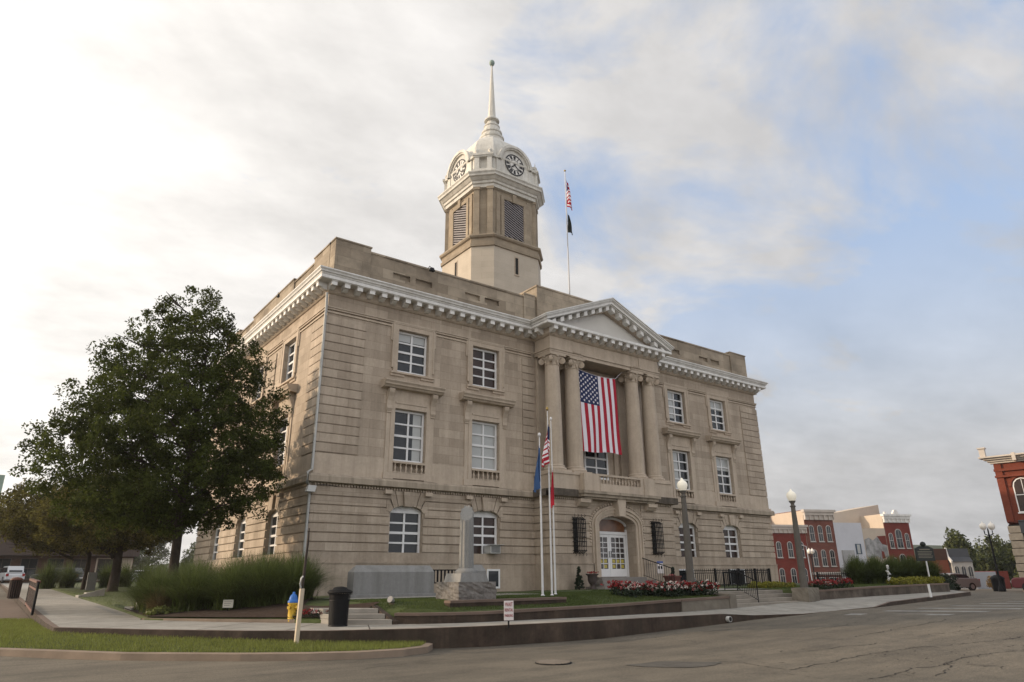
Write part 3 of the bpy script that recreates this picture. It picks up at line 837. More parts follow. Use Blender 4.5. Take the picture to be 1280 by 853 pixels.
def make_surround_up():
    b = MB()
    for s in (-1, 1):
        a, c = sorted((s * .80, s * 1.02)); fl.box(b, a, c, 0, .07, 9.40, 11.72)
        a, c = sorted((s * 1.02, s * 1.10)); fl.box(b, a, c, 0, .09, 9.62, 11.78)
        a, c = sorted((s * 1.10, s * 1.18)); fl.box(b, a, c, 0, .06, 10.9, 11.76)
        a, c = sorted((s * .42, s * 1.12)); fl.box(b, a, c, 0, .06, 9.24, 9.36)
    fl.box(b, -.80, .80, 0, .07, 11.50, 11.72); fl.box(b, -1.02, 1.02, 0, .09, 11.72, 11.78)
    fl.box(b, -1.12, 1.12, 0, .13, 9.36, 9.44)
    return b.build('window_surround', STONE_T, CH)
SM = make_surround_mid(); SU = make_surround_up(); used = {SM: False, SU: False}
def surround(o, fr, uu):
    q = o if not used[o] else copy_tree(o)
    used[o] = True; place(q, fr, uu); return q
for fr, ws in ((SO, south_w), (WE, west_w), (EA, west_w), (NO, south_w)):
    for i, w in enumerate(ws):
        g_mid = BLIND if (fr is SO and i == 1) else GLASS
        g_up = GLASSW if (fr is SO and i == 1) else GLASS
        g_gr = GLASSW if (fr is SO and i >= 1) else GLASS
        window_at(fr, w, 'up', g_up); window_at(fr, w, 'mid', g_mid); window_at(fr, w, 'gr', g_gr)
        surround(SM, fr, w); surround(SU, fr, w)

def curtain(fr, uu, zone, a, c, top=1.0):
    z0, z1 = zone; b = MB(); t_ = -.20 + .0
    for q in range(8):
        x0 = lerp(a, c, q / 8); x1 = lerp(a, c, (q + 1) / 8); d0 = -.214 - .0 * q; dz = (z1 - z0 - .2) * top
        b.add([fr(uu + x0, d0, z1 - .1 - dz), fr(uu + x1, d0, z1 - .1 - dz), fr(uu + x1, d0, z1 - .1), fr(uu + x0, d0, z1 - .1)], [(0, 1, 2, 3)])
    b.build('curtain', BLIND, CH)
curtain(SO, wing[0], MI, .25, .66); curtain(SO, south_w[2], MI, -.68, -.1); curtain(SO, south_w[3], MI, -.68, .68, .35); curtain(SO, south_w[2], UP, -.68, -.05, .9); curtain(SO, south_w[3], UP, -.68, .68, .3); curtain(SO, wing[0], UP, -.68, .68, .2)
# belt course and cornices swept round the plan ----------------------
def sweep(path, prof, closed=True):
    """path: plan points, counter-clockwise; profile (d outwards, z)"""
    n = len(path); vs = []; m_ = len(prof)
    for i in range(n):
        p = Vector(path[i])
        a = Vector(path[i - 1]) if (closed or i > 0) else None
        c = Vector(path[(i + 1) % n]) if (closed or i < n - 1) else None
        def nor(q, w): t = (w - q).normalized(); return Vector((t.y, -t.x))
        if a is None: nn = nor(p, c); sc = 1
        elif c is None: nn = nor(a, p); sc = 1
        else:
            n1_, n2_ = nor(a, p), nor(p, c); nn = (n1_ + n2_)
            nn = nn / (1 + n1_.dot(n2_)) if (1 + n1_.dot(n2_)) > .01 else n1_
        for (d, z) in prof: vs.append((p.x + nn.x * d, p.y + nn.y * d, z))
    fs = []
    for i in range(n if closed else n - 1):
        j = (i + 1) % n
        for k in range(m_ - 1): fs.append((i * m_ + k, j * m_ + k, j * m_ + k + 1, i * m_ + k + 1))
    if not closed: fs += [tuple(range(m_)), tuple(range((n - 1) * m_, n * m_))]
    return vs, fs
PY = -1.37
plan = [(0, 0), (ENT0, 0), (ENT0, PY), (ENT1, PY), (ENT1, 0), (WX, 0), (WX, WY), (0, WY)]
gplan = [(0, 0), (11.25, 0), (11.25, -1.40), (19.75, -1.40), (19.75, 0), (WX, 0), (WX, WY), (0, WY)]
b = MB(); b.add(*sweep(gplan, [(0, 4.24), (.10, 4.25), (.16, 4.27), (.27, 4.28), (.27, 4.50), (.22, 4.58), (.05, 4.62), (0, 4.62)])); b.build('belt_course', STONE_BELT, CH)
b = MB()
for (fr, a, c, d) in ((SO, 0, 11.25, 0), (SO, 11.25, 19.75, 1.40), (SO, 19.75, WX, 0), (WE, 0, WY, 0)):
    x = a + .05
    while x < c: fr.box(b, x, x + .07, d, d + .09, 4.15, 4.235); x += .13
tag(b.build('dentil_course', STONE_T, CH), kind='stuff')
# architrave/frieze, corona, crown
b = MB(); b.add(*sweep(plan, [(0, 12.44), (.06, 12.46), (.12, 12.52), (.14, 12.58), (.14, 12.88)])); b.build('bed_mould', STONE_T, CH)
b = MB(); b.add(*sweep(plan, [(.14, 12.86), (.60, 12.86), (.60, 12.88), (.64, 12.885), (.64, 13.02), (.60, 13.03), (.0, 13.04)])); b.build('corona', WHITE, CH)
crown = [(.58, 13.045), (.62, 13.06), (.65, 13.12), (.70, 13.14), (.72, 13.20), (.78, 13.26), (.78, 13.31), (.0, 13.35), (-.4, 13.35)]
p1 = [(11.42 - .62, 0)]
b = MB(); b.add(*sweep([(ENT1, 0), (WX, 0), (WX, WY), (0, WY), (0, 0), (ENT0, 0)], crown, closed=False)); b.build('crown_moulding', WHITE, CH)

# modillions ---------------------------------------------------------
mm = MB()
fl.box(mm, -.125, .125, .14, .56, 12.66, 12.835)
fl.box(mm, -.15, .15, .14, .59, 12.836, 12.857)
sc_poly(mm, fl, [(.14, 12.55), (.26, 12.56), (.36, 12.61), (.42, 12.658), (.14, 12.658)], -.11, .11)
mod0 = mm.build('modillion', WHITE, CH); mused = False; mcount = 0
def modillion(fr, uu, d=0):
    global mused, mcount
    o = mod0 if not mused else mod0.copy()
    if mused: COL.objects.link(o)
    mused = True; mcount += 1
    place(o, fr, uu, d); return o
MS = .60
for i in range(19): modillion(SO, .0 + i * MS)
for i in range(19): modillion(SO, WX - i * MS)
for i in range(15): modillion(SO, ENT0 + .0 + i * (ENT1 - ENT0) / 14, -PY)
PFL = Fr((ENT0, 0, 0), (0, -1, 0), (-1, 0, 0))
for i in range(2): modillion(PFL, .35 + i * MS)
for i in range(28): modillion(WE, .02 + i * MS)
b = MB()
def mod_box(fr, uu):
    fr.box(b, uu - .12, uu + .12, .14, .56, 12.60, 12.855)
for i in range(28, 30): mod_box(WE, i * MS)
for i in range(30): mod_box(EA, i * MS + .2)
for i in range(52): mod_box(NO, i * MS + .2)
tag(b.build('modillion_row', WHITE, CH), kind='stuff')

# parapet --------------------------------------------------------------
def parapet(fr, length, piers, panels, d=-.25, lo=15.05):
    b = MB(); holes = [(a, c, 14.12, 14.42) for (a, c) in panels]
    cur = .25 if fr is SO or fr is NO else .25
    panel(b, fr, cur, length - .25, 13.2, lo, d, holes, .14)
    for h in holes: b.add([fr(h[0], d - .14, h[2]), fr(h[1], d - .14, h[2]), fr(h[1], d - .14, h[3]), fr(h[0], d - .14, h[3])], [(0, 1, 2, 3)])
    b.add([fr(.25, d, lo), fr(length - .25, d, lo), fr(length - .25, d - .45, lo), fr(.25, d - .45, lo)], [(0, 1, 2, 3)])
    b.add([fr(.25, d - .45, lo), fr(length - .25, d - .45, lo), fr(length - .25, d - .45, 13.2), fr(.25, d - .45, 13.2)], [(0, 1, 2, 3)])
    # coping
    fr.box(b, .2, length - .2, d + .05, d - .5, lo + .002, lo + .09)
    fr.box(b, .2, length - .2, d, d + .06, 13.3, 13.62)
    for (a, c, zt) in piers: fr.box(b, a, c, d + .07, d - .6, 13.3, zt); fr.box(b, a - .04, c + .04, d + .11, d - .64, zt + .001, zt + .07)
    b.build('parapet', STONE_D, CH)
pp = [(3.15, 4.07), (4.37, 5.29), (7.22, 8.14), (8.44, 9.36)]
parapet(SO, WX, [(.18, 1.92, 15.28), (WX - 1.92, WX - .18, 15.28), (10.98, 11.72, 15.22), (WX - 11.72, WX - 10.98, 15.22)], pp + [(WX - c, WX - a) for a, c in pp])
parapet(WE, WY, [(.18 + .62, 2.8, 15.28), (5.6, 12.4, 15.22), (WY - 2.8, WY - .8, 15.28)], [(3.4, 4.2), (4.4, 5.2), (13, 13.8), (14, 14.8)])
parapet(EA, WY, [(.8, 2.8, 15.28), (5.6, 12.4, 15.22), (WY - 2.8, WY - .8, 15.28)], [(3.4, 4.2), (4.4, 5.2)])
parapet(NO, WX, [(.18, 1.92, 15.28), (WX - 1.92, WX - .18, 15.28)], pp + [(WX - c, WX - a) for a, c in pp])
b = MB(); b.box(11.85, 19.15, .12, 2.4, 13.3, 15.86); b.box(11.80, 19.20, .07, 2.45, 15.862, 15.95)
b.build('attic_block', STONE_D, CH)

# pediment --------------------------------------------------------------
FY = PY - .66
AZ = 15.33; TZ_ = 13.32; xa, xc_, xd = ENT0 - .78, 15.5, ENT1 + .78
b = MB()
def ped(poly, y0, y1, bb): bb.prism(poly, y0, y1, lambda p, t: (p[0], t, p[1]))
sl0 = (AZ - TZ_) / (xc_ - xa)
def rake(t0, t1, y0, y1, bb, inset=0.0):
    """band between perpendicular drops t0 and t1 below the top line"""
    for s in (-1, 1):
        q = []
        xe = xc_ + s * (xc_ - xa - inset)
        top = lambda x, t: AZ - abs(x - xc_) * sl0 - t
        q = [(xc_, AZ - t0), (xe, max(top(xe, t0), 13.045)), (xe, max(top(xe, t1), 13.042)), (xc_, AZ - t1)]
        if q[1][1] <= q[2][1] + 1e-4: q = [q[0], (xc_ + s * ((AZ - t0 - 13.045) / sl0), 13.045), (xc_ + s * ((AZ - t1 - 13.045) / sl0), 13.045), q[3]]
        ped(q, y0, y1, bb)
rake(0, .06, FY - .10, 0.1, b); rake(.06, .15, FY - .05, 0.1, b, .03); rake(.15, .20, FY + .0, 0.1, b, .08); rake(.20, .36, FY + .04, 0.1, b, .12); rake(.36, .42, FY + .12, 0.1, b, .16)
b.build('pediment_cornice', WHITE, CH)
b = MB(); ped([(ENT0 - .2, 13.04), (ENT1 + .2, 13.04), (xc_, AZ - .3)], PY + .10, .05, b)
b.build('tympanum', WHITE, CH)
b = MB(); rake(.42, .70, PY - .16, PY + .1, b, .5); b.build('raking_bed', STONE_T, CH)
b = MB()
xi = 2.9; ped([(xc_ - xi - .3, 13.16), (xc_ + xi + .3, 13.16), (xc_, 13.16 + (xi + .3) * sl0)], PY + .0, PY + .099, b)
b.build('tympanum_panel', material('tympanum_paint', (0.56, 0.54, 0.50), 0.7, 0.05, 1.0), CH)
rm = MB()
for s in (-1, 1):
    for i in range(8):
        x = xc_ + s * (.22 + i * .56)
        if AZ - abs(x - xc_) * sl0 - .45 < 13.15: continue
        zc = AZ - abs(x - xc_) * sl0
        rb = MB(); q = [(x - .12, zc - .41 + s * .12 * sl0), (x + .12, zc - .41 - s * .12 * sl0), (x + .12, zc - .66 - s * .12 * sl0), (x - .12, zc - .66 + s * .12 * sl0)]
        ped(q, PY - .16, FY + .16, rb); rb.build('raking_modillion', WHITE, CH)
# entablature of the portico
b = MB()
b.box(ENT0, ENT1, PY, -.12, 11.84, 12.6)
for (a, c) in ((ENT0, 13.62), (17.38, ENT1)): b.box(a - .03, c + .03, PY - .03, -.12, 11.56, 11.64); b.box(a - .05, c + .05, PY - .05, -.12, 11.642, 11.74); b.box(a - .09, c + .09, PY - .09, -.12, 11.742, 11.838)
b.box(13.66, 17.34, PY - .0, -.12, 11.56, 11.742); b.box(13.712, 17.29, PY - .06, -.12, 11.744, 11.838)
for (a, c) in ((ENT0 - .01, 13.0), (18.0, ENT1 + .01)): b.box(a, c, PY - .04, PY + .1, 11.842, 12.44)
b.build('entablature', STONE_T, CH)
b = MB()
for x0 in (12.95, 17.45):
    for i in range(8): b.box(x0 + i * .075, x0 + i * .075 + .045, PY - .12, PY - .085, 11.75, 11.83)
b.build('dentil', STONE_T, CH)
# recessed wall within the portico with pilasters and centre windows
b = MB()
for x in (11.9, 13.25, 17.75, 19.1):
    b.box(x - .36, x + .36, -.16, 0, 5.46, 11.55); 
for x in (13.95, 17.05): b.box(x - .14, x + .14, -.10, 0, 5.46, 9.6)
b.box(13.7, 17.3, -.18, 0, 9.3, 9.6); b.box(14.1, 16.9, -.1, 0, 10.9, 11.5)
b.build('pilaster', STONE_T, CH)
# the portico's middle window
b = MB(); b.box(14.45, 16.55, -.06, .1, 5.46, 8.5); b.build('window_surround', STONE_T, CH)
o = make_window('window', 5.50, 8.2, rows_=5, hw=.86, dep=.10); o.location = (15.5, 0, 0)
# ground storey block of the portico
gb_ = MB()
PG = Fr((0, -1.40, 0), (1, 0, 0), (0, -1, 0))
DH = 1.30; DB = .56; DSP = 3.05; DT = 3.50
def arch_pts(cx, hw, sp, tp, n_=12): return [(cx + hw * math.cos(math.pi * (1 - i / n_)), sp + (tp - sp) * math.sin(math.pi * i / n_)) for i in range(n_ + 1)]
# front wall with arched doorway
ap = arch_pts(15.5, DH, DSP, DT)
poly_l = [(11.25, -1.0), (15.5 - DH, -1.0)] + ap[:7] + [(15.5, 4.26), (11.25, 4.26)]
poly_r = [(19.75, -1.0), (15.5 + DH, -1.0)] + ap[:5:-1] + [(15.5, 4.26), (19.75, 4.26)]
for pl in (poly_l, poly_r): gb_.prism(pl, 0, -.9, lambda p, d: PG(p[0], d, p[1]))
for side, Ux in ((11.25, -1), (19.75, 1)):
    pass
for k in range(NCO):
    za = GZ + CO * k + .028; zb = GZ + CO * (k + 1) - .028 if k < NCO - 1 else 4.12
    PG.box(gb_, 11.25 - .055, 13.72, 0, .055, za, zb); PG.box(gb_, 17.28, 19.75 + .055, 0, .055, za, zb)
    for x in (11.25, 19.75):
        s = -1 if x < 15 else 1
        gb_.box(min(x, x + s * .055), max(x, x + s * .055), -1.40, -.0, za, zb)
gb_.box(11.25, 11.6, -.499, 0, -1, 4.26); gb_.box(19.4, 19.75, -.499, 0, -1, 4.26)
gb_.build('portico_wall', STONE, CH)
for (a, c, e) in ((11.15, 13.75, 11.15), (17.25, 19.85, 19.75)):
    b = MB(); b.box(a, c, -1.50, -1.40, -1.0, 1.16); b.box(a - .03 * (a < 12), c + .03 * (a > 12), -1.53, -1.40, 1.162, 1.22); b.box(a + .055, c - .055, -1.445, -1.40, 1.222, 1.612)
    b.box(e, e + .10, -1.40, -.1, -1, 1.155); b.build('base_course', STONE_B, CH)
# door surround: architrave rings
b = MB()
def ring_(bb, r0, r1, d, zb0):
    A = arch_pts(15.5, DH + r0, DSP, DT + r0); B = arch_pts(15.5, DH + r1, DSP, DT + r1)
    A = [(15.5 - DH - r0, zb0)] + A + [(15.5 + DH + r0, zb0)]; B = [(15.5 - DH - r1, zb0)] + B + [(15.5 + DH + r1, zb0)]
    for i in range(len(A) - 1): bb.prism([A[i], A[i + 1], B[i + 1], B[i]], 0, d, lambda p, dd: PG(p[0], dd, p[1]))
ring_(b, 0, .14, .08, .56); ring_(b, .142, .30, .14, .56); ring_(b, .302, .38, .20, .56); ring_(b, .382, .50, .10, .0)
b.prism([(15.5 - .22, 3.45), (15.5 + .22, 3.45), (15.5 + .30, 4.30), (15.5 - .30, 4.30)], 0, .46, lambda p, dd: PG(p[0], dd, p[1]))
b.build('door_surround', STONE_T, CH)
# leafy carved band round the arch: small knobbly blocks
b = MB(); A = arch_pts(15.5, DH + .60, DSP - .1, DT + .58, 30)
for (x, z) in A:
    if z < 4.2: b.lathe([(.0, -.07), (.06, -.03), (.075, .02), (.03, .07)], (x + random.uniform(-.02, .02), -1.45, z), seg=7)
for z in np.arange(2.2, 2.95, .14):
    for s in (-1, 1): b.lathe([(.0, -.06), (.06, -.03), (.07, .02), (.03, .06)], (15.5 + s * 1.88, -1.45, z), seg=7)
b.build('carved_garland', STONE_T, CH)
# balcony
b = MB()
b.box(12.82, 18.18, -1.95, -1.40, 4.30, 4.44); b.box(12.74, 18.26, -2.05, -1.40, 4.442, 4.58)
b.box(13.0, 18.0, -1.82, -1.40, 4.20, 4.298)
b.build('balcony_slab', STONE_BELT, CH)
for (a, c, e, g_) in ((10.98, 12.70, 10.945, 11.3), (18.30, 20.02, 19.7, 20.055)):
    b = MB(); b.box(a, c, -1.705, -1.30, 4.275, 4.61); b.box(e, g_, -1.32, -.35, 4.272, 4.607)
    b.build('stained_ledge', material('black_stained_limestone', (0.15, 0.125, 0.10), 0.95, 0.3, 2.0, stain=0.8, streak=True), CH)
for x in (13.12, 17.88):
    b = MB(); b.prism([(-1.41, 3.82), (-1.60, 3.86), (-1.72, 3.98), (-1.80, 4.02), (-1.80, 4.195), (-1.41, 4.195)], x - .34, x + .34, lambda p, t: (t, p[0], p[1]))
    b.build('balcony_bracket', STONE_T, CH)
b = MB()
# pedestals under the column pairs
for (a, c) in ((11.30, 13.82), (17.18, 19.70)):
    b.box(a, c, -1.55, -.05, 4.62, 5.34); b.box(a - .05, c + .05, -1.60, -.05, 5.342, 5.46); 
for (a, c) in ((13.80, 14.02), (16.98, 17.2)): b.box(a, c, -1.86, -1.56, 4.60, 5.46)
b.box(12.95, 13.80, -1.90, -1.56, 4.585, 5.44); b.box(17.2, 18.05, -1.90, -1.56, 4.585, 5.44)
b.box(11.4, 14.0, -1.4, 0, 4.4, 5.30); b.box(17.0, 19.6, -1.4, 0, 4.4, 5.30); b.box(14.0, 17.0, -1.4, 0, 4.4, 4.66)
b.build('pedestal', STONE_T, CH)
b = MB(); b.box(14.02, 16.98, -1.86, -1.66, 5.36, 5.46); b.box(14.02, 16.98, -1.88, -1.64, 4.582, 4.98)
rail = b.build('balustrade', STONE_T, CH)
b0 = MB(); b0.lathe([(.035, 0), (.05, .03), (.022, .06), (.055, .14), (.05, .19), (.02, .28), (.035, .33), (.045, .38)], seg=10)
bl = None
for i in range(13):
    if bl is None: bl = b0.build('baluster', STONE_T, rail); q = bl
    else: q = bl.copy(); COL.objects.link(q)
    q.location = (14.16 + i * .2235, -1.76, 4.98)
# columns ---------------------------------------------------------------
def make_column():
    b = MB(); H0, H1 = 5.46, 11.55
    prof = []
    for i in range(13):
        t = i / 12; z = 5.78 + (10.98 - 5.78) * t; prof.append((.435 - .065 * t ** 1.8, z))
    b.lathe(prof, seg=36)
    o = b.build('column', STONE_T, CH)
    b = MB(); b.lathe([(.56, 5.55), (.59, 5.60), (.58, 5.66), (.50, 5.69), (.48, 5.72), (.51, 5.75), (.50, 5.79), (.44, 5.82)], seg=36); b.box(-.60, .60, -.60, .60, 5.46, 5.55)
    b.build('column_base', STONE_T, o)
    b = MB()
    b.lathe([(.38, 10.95), (.41, 10.98), (.38, 11.02), (.38, 11.18), (.46, 11.30), (.47, 11.34), (.36, 11.36)], seg=28)
    b.box(-.52, .52, -.52, .52, 11.44, 11.55); b.box(-.44, .44, -.44, .44, 11.34, 11.44)
    # diagonal volutes
    for sx in (-1, 1):
        for sy in (-1, 1):
            a = math.atan2(sy, sx); cx_, cy_ = .50 * math.cos(a) * 1.06, .50 * math.sin(a) * 1.06
            t = Vector((-math.sin(a), math.cos(a), 0))
            c0 = Vector((cx_, cy_, 11.22))
            for (rr, w) in ((.17, .075), (.09, .095), (.04, .11)):
                n_ = 14; ring0 = []; ring1 = []
                rad = Vector((math.cos(a), math.sin(a), 0))
                for k in range(n_):
                    th = 2 * math.pi * k / n_
                    q = c0 + rad * rr * math.cos(th) + Vector((0, 0, rr * math.sin(th)))
                    ring0.append(q - t * w); ring1.append(q + t * w)
                b.add(ring0 + ring1, [tuple(range(n_)), tuple(range(n_, 2 * n_))] + [(k, (k + 1) % n_, n_ + (k + 1) % n_, n_ + k) for k in range(n_)])
    for a in (0, 90, 180, 270):   # leaf and rosette on each face
        c = math.cos(R_(a)); s = math.sin(R_(a))
        b.lathe([(.0, -.1), (.07, -.05), (.09, 0), (.06, .07), (0, .1)], (c * .45, s * .45, 11.42), seg=8)
        b.lathe([(.0, -.18), (.05, -.1), (.06, 0), (.03, .09)], (c * .41, s * .41, 11.12), seg=8)
    b.build('capital', STONE_T, o)
    return o
c0 = make_column()
for i, x in enumerate((11.9, 13.25, 17.75, 19.1)):
    c = c0 if i == 0 else copy_tree(c0)
    c.location = (x, -.93, 0)
# entrance door -----------------------------------------------------------
DY = -.75
b = MB()
b.box(14.20, 14.30, DY - .06, DY + .06, .56, 2.9); b.box(16.70, 16.80, DY - .06, DY + .06, .56, 2.9)
b.box(14.30, 16.70, DY - .07, DY + .06, 2.62, 2.76)
A = arch_pts(15.5, DH, DSP, DT); B = arch_pts(15.5, DH - .12, DSP, DT - .12)
for i in range(len(A) - 1): b.prism([A[i], A[i + 1], B[i + 1], B[i]], DY - .05, DY + .05, lambda p, d: (p[0], d, p[1]))
dfr = b.build('door_frame', SASH, CH)
b = MB(); pl = [(14.3, 2.76), (16.7, 2.76)] + B[::-1]; b.add([(p[0], DY + .01, p[1]) for p in pl], [tuple(range(len(pl)))])
b.build('transom_pane', BRASSD, dfr)
for s in (-1, 1):
    x0, x1 = (14.31, 15.495) if s < 0 else (15.505, 16.69)
    b = MB()
    b.box(x0, x0 + .13, DY - .04, DY + .04, .58, 2.61); b.box(x1 - .13, x1, DY - .04, DY + .04, .58, 2.61)
    b.box(x0 + .13, x1 - .13, DY - .04, DY + .04, .58, .95); b.box(x0 + .13, x1 - .13, DY - .04, DY + .04, 2.48, 2.61)
    w = (x1 - x0 - .26)
    for i in range(1, 3): b.box(x0 + .13 + w * i / 3 - .018, x0 + .13 + w * i / 3 + .018, DY - .03, DY + .02, .95, 2.48)
    for j in range(1, 6): z = .95 + 1.53 * j / 6; b.box(x0 + .13, x1 - .13, DY - .031, DY + .021, z - .018, z + .018)
    leaf = b.build('door', SASH, CH)
    b = MB(); b.add([(x0 + .12, DY + .0, .94), (x1 - .12, DY, .94), (x1 - .12, DY, 2.49), (x0 + .12, DY, 2.49)], [(0, 1, 2, 3)]); b.build('pane', DOORG, leaf)
    hb = MB(); xx = x1 - .06 if s < 0 else x0 + .06; hb.tube([(xx, DY - .09, 1.5), (xx, DY - .09, 1.8)], .014); hb.tube([(xx, DY - .04, 1.52), (xx, DY - .09, 1.52)], .01); hb.tube([(xx, DY - .04, 1.78), (xx, DY - .09, 1.78)], .01); hb.build('handle', BLACK, leaf)
    b = MB()
    for (i, j, q) in ((0, 0, 1), (1, 0, 0), (2, 0, 1), (1, 1, 1), (2, 1, 1), (0, 1, 1), (1, 2, 0)):
        if not q: continue
        xa_ = x0 + .13 + w * i / 3 + .05; za_ = .95 + 1.53 * j / 6 + .04
        b.box(xa_, xa_ + w / 3 - .11, DY - .008, DY - .004, za_, za_ + .16)
    b.build('notice', POSTER, leaf)
b = MB(); b.box(14.2, 16.8, -1.40, -.9 + .2, -.2, .56); b.build('threshold', STONE_B, CH)
# entry steps
ST = thing('entrance_steps', 'grey stone steps at the arched door below the balcony', 'steps', (15.5, -1.42, 0))
for k in range(4):
    b = MB(); hw_ = 1.55 + .28 * (3 - k); b.box(-hw_, hw_, -.35 * (4 - k), 0, .14 * k + .001 - (.1 if k == 0 else 0), .14 * (k + 1)); b.build('step', material('step_stone', (0.24, 0.22, 0.20), 0.9, 0.12, 2, stain=0.25), ST, bevel=.01)
def railing(root, pts, h, mat, spac=.13, rtop=.022, rb=.009, low=.1, post=.02):
    b = MB()
    b.tube([(p[0], p[1], p[2] + h) for p in pts], rtop); b.tube([(p[0], p[1], p[2] + low) for p in pts], rb * 1.3)
    b.build('rail', mat, root)
    for p in (pts[0], pts[-1]):
        b = MB(); b.tube([(p[0], p[1], p[2] - .02), (p[0], p[1], p[2] + h)], post); b.build('post', mat, root)
    b = MB(); a, c = Vector(pts[0]), Vector(pts[-1]); n_ = int((c - a).length / spac)
    for i in range(1, n_):
        p = a.lerp(c, i / n_); b.tube([(p.x, p.y, p.z + low), (p.x, p.y, p.z + h)], rb, 5)
    tag(b.build('bar', mat, root), kind='stuff')
hr = thing('handrail', 'black iron handrail sloping down beside the arched front door', 'handrail', (17.05, -1.5, .56))
railing(hr, [(0, 0, 0), (.15, -1.9, -.56)], .92, BLACK, .14)
hr = thing('handrail', 'black iron handrail in the middle of the wide entrance steps', 'handrail', (14.98, -8.6, 0.0))
railing(hr, [(-.5, .25, 0), (0, 0, 0)], .72, BLACK, .14); railing(hr, [(0, 0, 0), (-.92, -1.55, -.40)], .78, BLACK, .16)

# wrought iron grilles either side of the door (over narrow windows)
for x in (13.05, 18.75 - .3):
    x = 12.75 if x < 15 else 18.25
    g = thing('window_grille', 'black iron basket grille on the wall ' + ('left of the entrance arch' if x < 15 else 'right of the entrance arch'), 'window grille', (x, -1.46, 1.65), 0, 'iron grilles beside the entrance')
    b = MB(); b.box(-.27, .02, -.012, .0, .05, 1.62); b.build('backing', DARK, g)
    b = MB()
    for i in range(7):
        xx = -.33 + i * .11
        b.tube([(xx, -.03, .0), (xx, -.22, .10), (xx, -.24, .4), (xx, -.24, 1.3), (xx, -.22, 1.55), (xx, -.03, 1.68)], .021, 6)
        if i in (0, 2, 4, 6):
            for zz, s in ((0, -1), (1.68, 1)): b.tube([(xx, -.2, zz + s * .0), (xx, -.26, zz + s * .07), (xx, -.22, zz + s * .12), (xx + .04, -.18, zz + s * .1)], .013, 5)
    b.build('bars', BLACK, g)
    b = MB()
    for z in np.linspace(.12, 1.56, 8): b.tube([(-.33, -.02, z), (-.36, -.245, z), (.36, -.245, z), (.33, -.02, z)], .017, 5)
    b.build('crossbars', BLACK, g)

# tower ---------------------------------------------------------------------
TX, TY = 15.5, 9.75
def octo(a, bq, z, grow=0):
    a += grow; bq += grow * .41
    return [(TX + x, TY + y, z) for x, y in ((-bq, -a), (bq, -a), (a, -bq), (a, bq), (bq, a), (-bq, a), (-a, bq), (-a, -bq))]
def octo_stack(b, prof, a=3.0, bq=1.9):
    R = [octo(a, bq, z, g) for (g, z) in prof]
    vs = sum(R, []); fs = []
    for k in range(len(R) - 1):
        for i in range(8): j = (i + 1) % 8; fs.append((k * 8 + i, k * 8 + j, k * 8 + 8 + j, k * 8 + 8 + i))
    fs += [tuple(range(8)), tuple(range(len(vs) - 8, len(vs)))]
    b.add(vs, fs)
b = MB(); octo_stack(b, [(0, 13.0), (0, 21.72)]); b.build('tower_shaft', SHAFT, CH)
for ang in range(4):
    b = MB(); b.box(-.13, .13, -.012, .05, 20.05, 21.28); q = b.build('slit_window', DARK, CH)
    q.location = (TX, TY, 0); q.rotation_euler = (0, 0, R_(90 * ang)); 
    for v in q.data.vertices: v.co.y -= 3.0
    b = MB(); b.box(-.19, .19, -.05, .0, 19.95, 20.04); b.box(-.19, -.13, -.03, 0, 20.04, 21.3); b.box(.13, .19, -.03, 0, 20.04, 21.3); b.box(-.19, .19, -.03, 0, 21.3, 21.38)
    s_ = b.build('slit_frame', STONE_T, q); 
    for v in s_.data.vertices: v.co.y -= 3.0
b = MB(); octo_stack(b, [(0, 21.7), (.10, 21.72), (.12, 21.95), (.02, 22.0), (.04, 22.3), (.16, 22.36), (.22, 22.46), (.20, 22.56), (-.10, 22.72)]); b.build('tower_ledge', material('tower_stone_warm', (0.40, 0.33, 0.245), 0.9, 0.14, 0.9, bump=0.25, stain=0.28, brick=(2.0, 0.42, 0.008, 0.14, (0.7, 0.68, 0.64))), CH)
b = MB(); octo_stack(b, [(-.34, 22.6), (-.34, 26.6)]); b.build('belfry', MATS['tower_stone_warm'], CH)
BF = 3.0 - .34; BFb = 1.9 - .34 * .41
PILM = material('tower_stone_warm', (0.38, 0.31, 0.225), 0.9, 0.14, 0.9, bump=0.25, stain=0.30, brick=(2.0, 0.42, 0.008, 0.14, (0.7, 0.68, 0.64)))
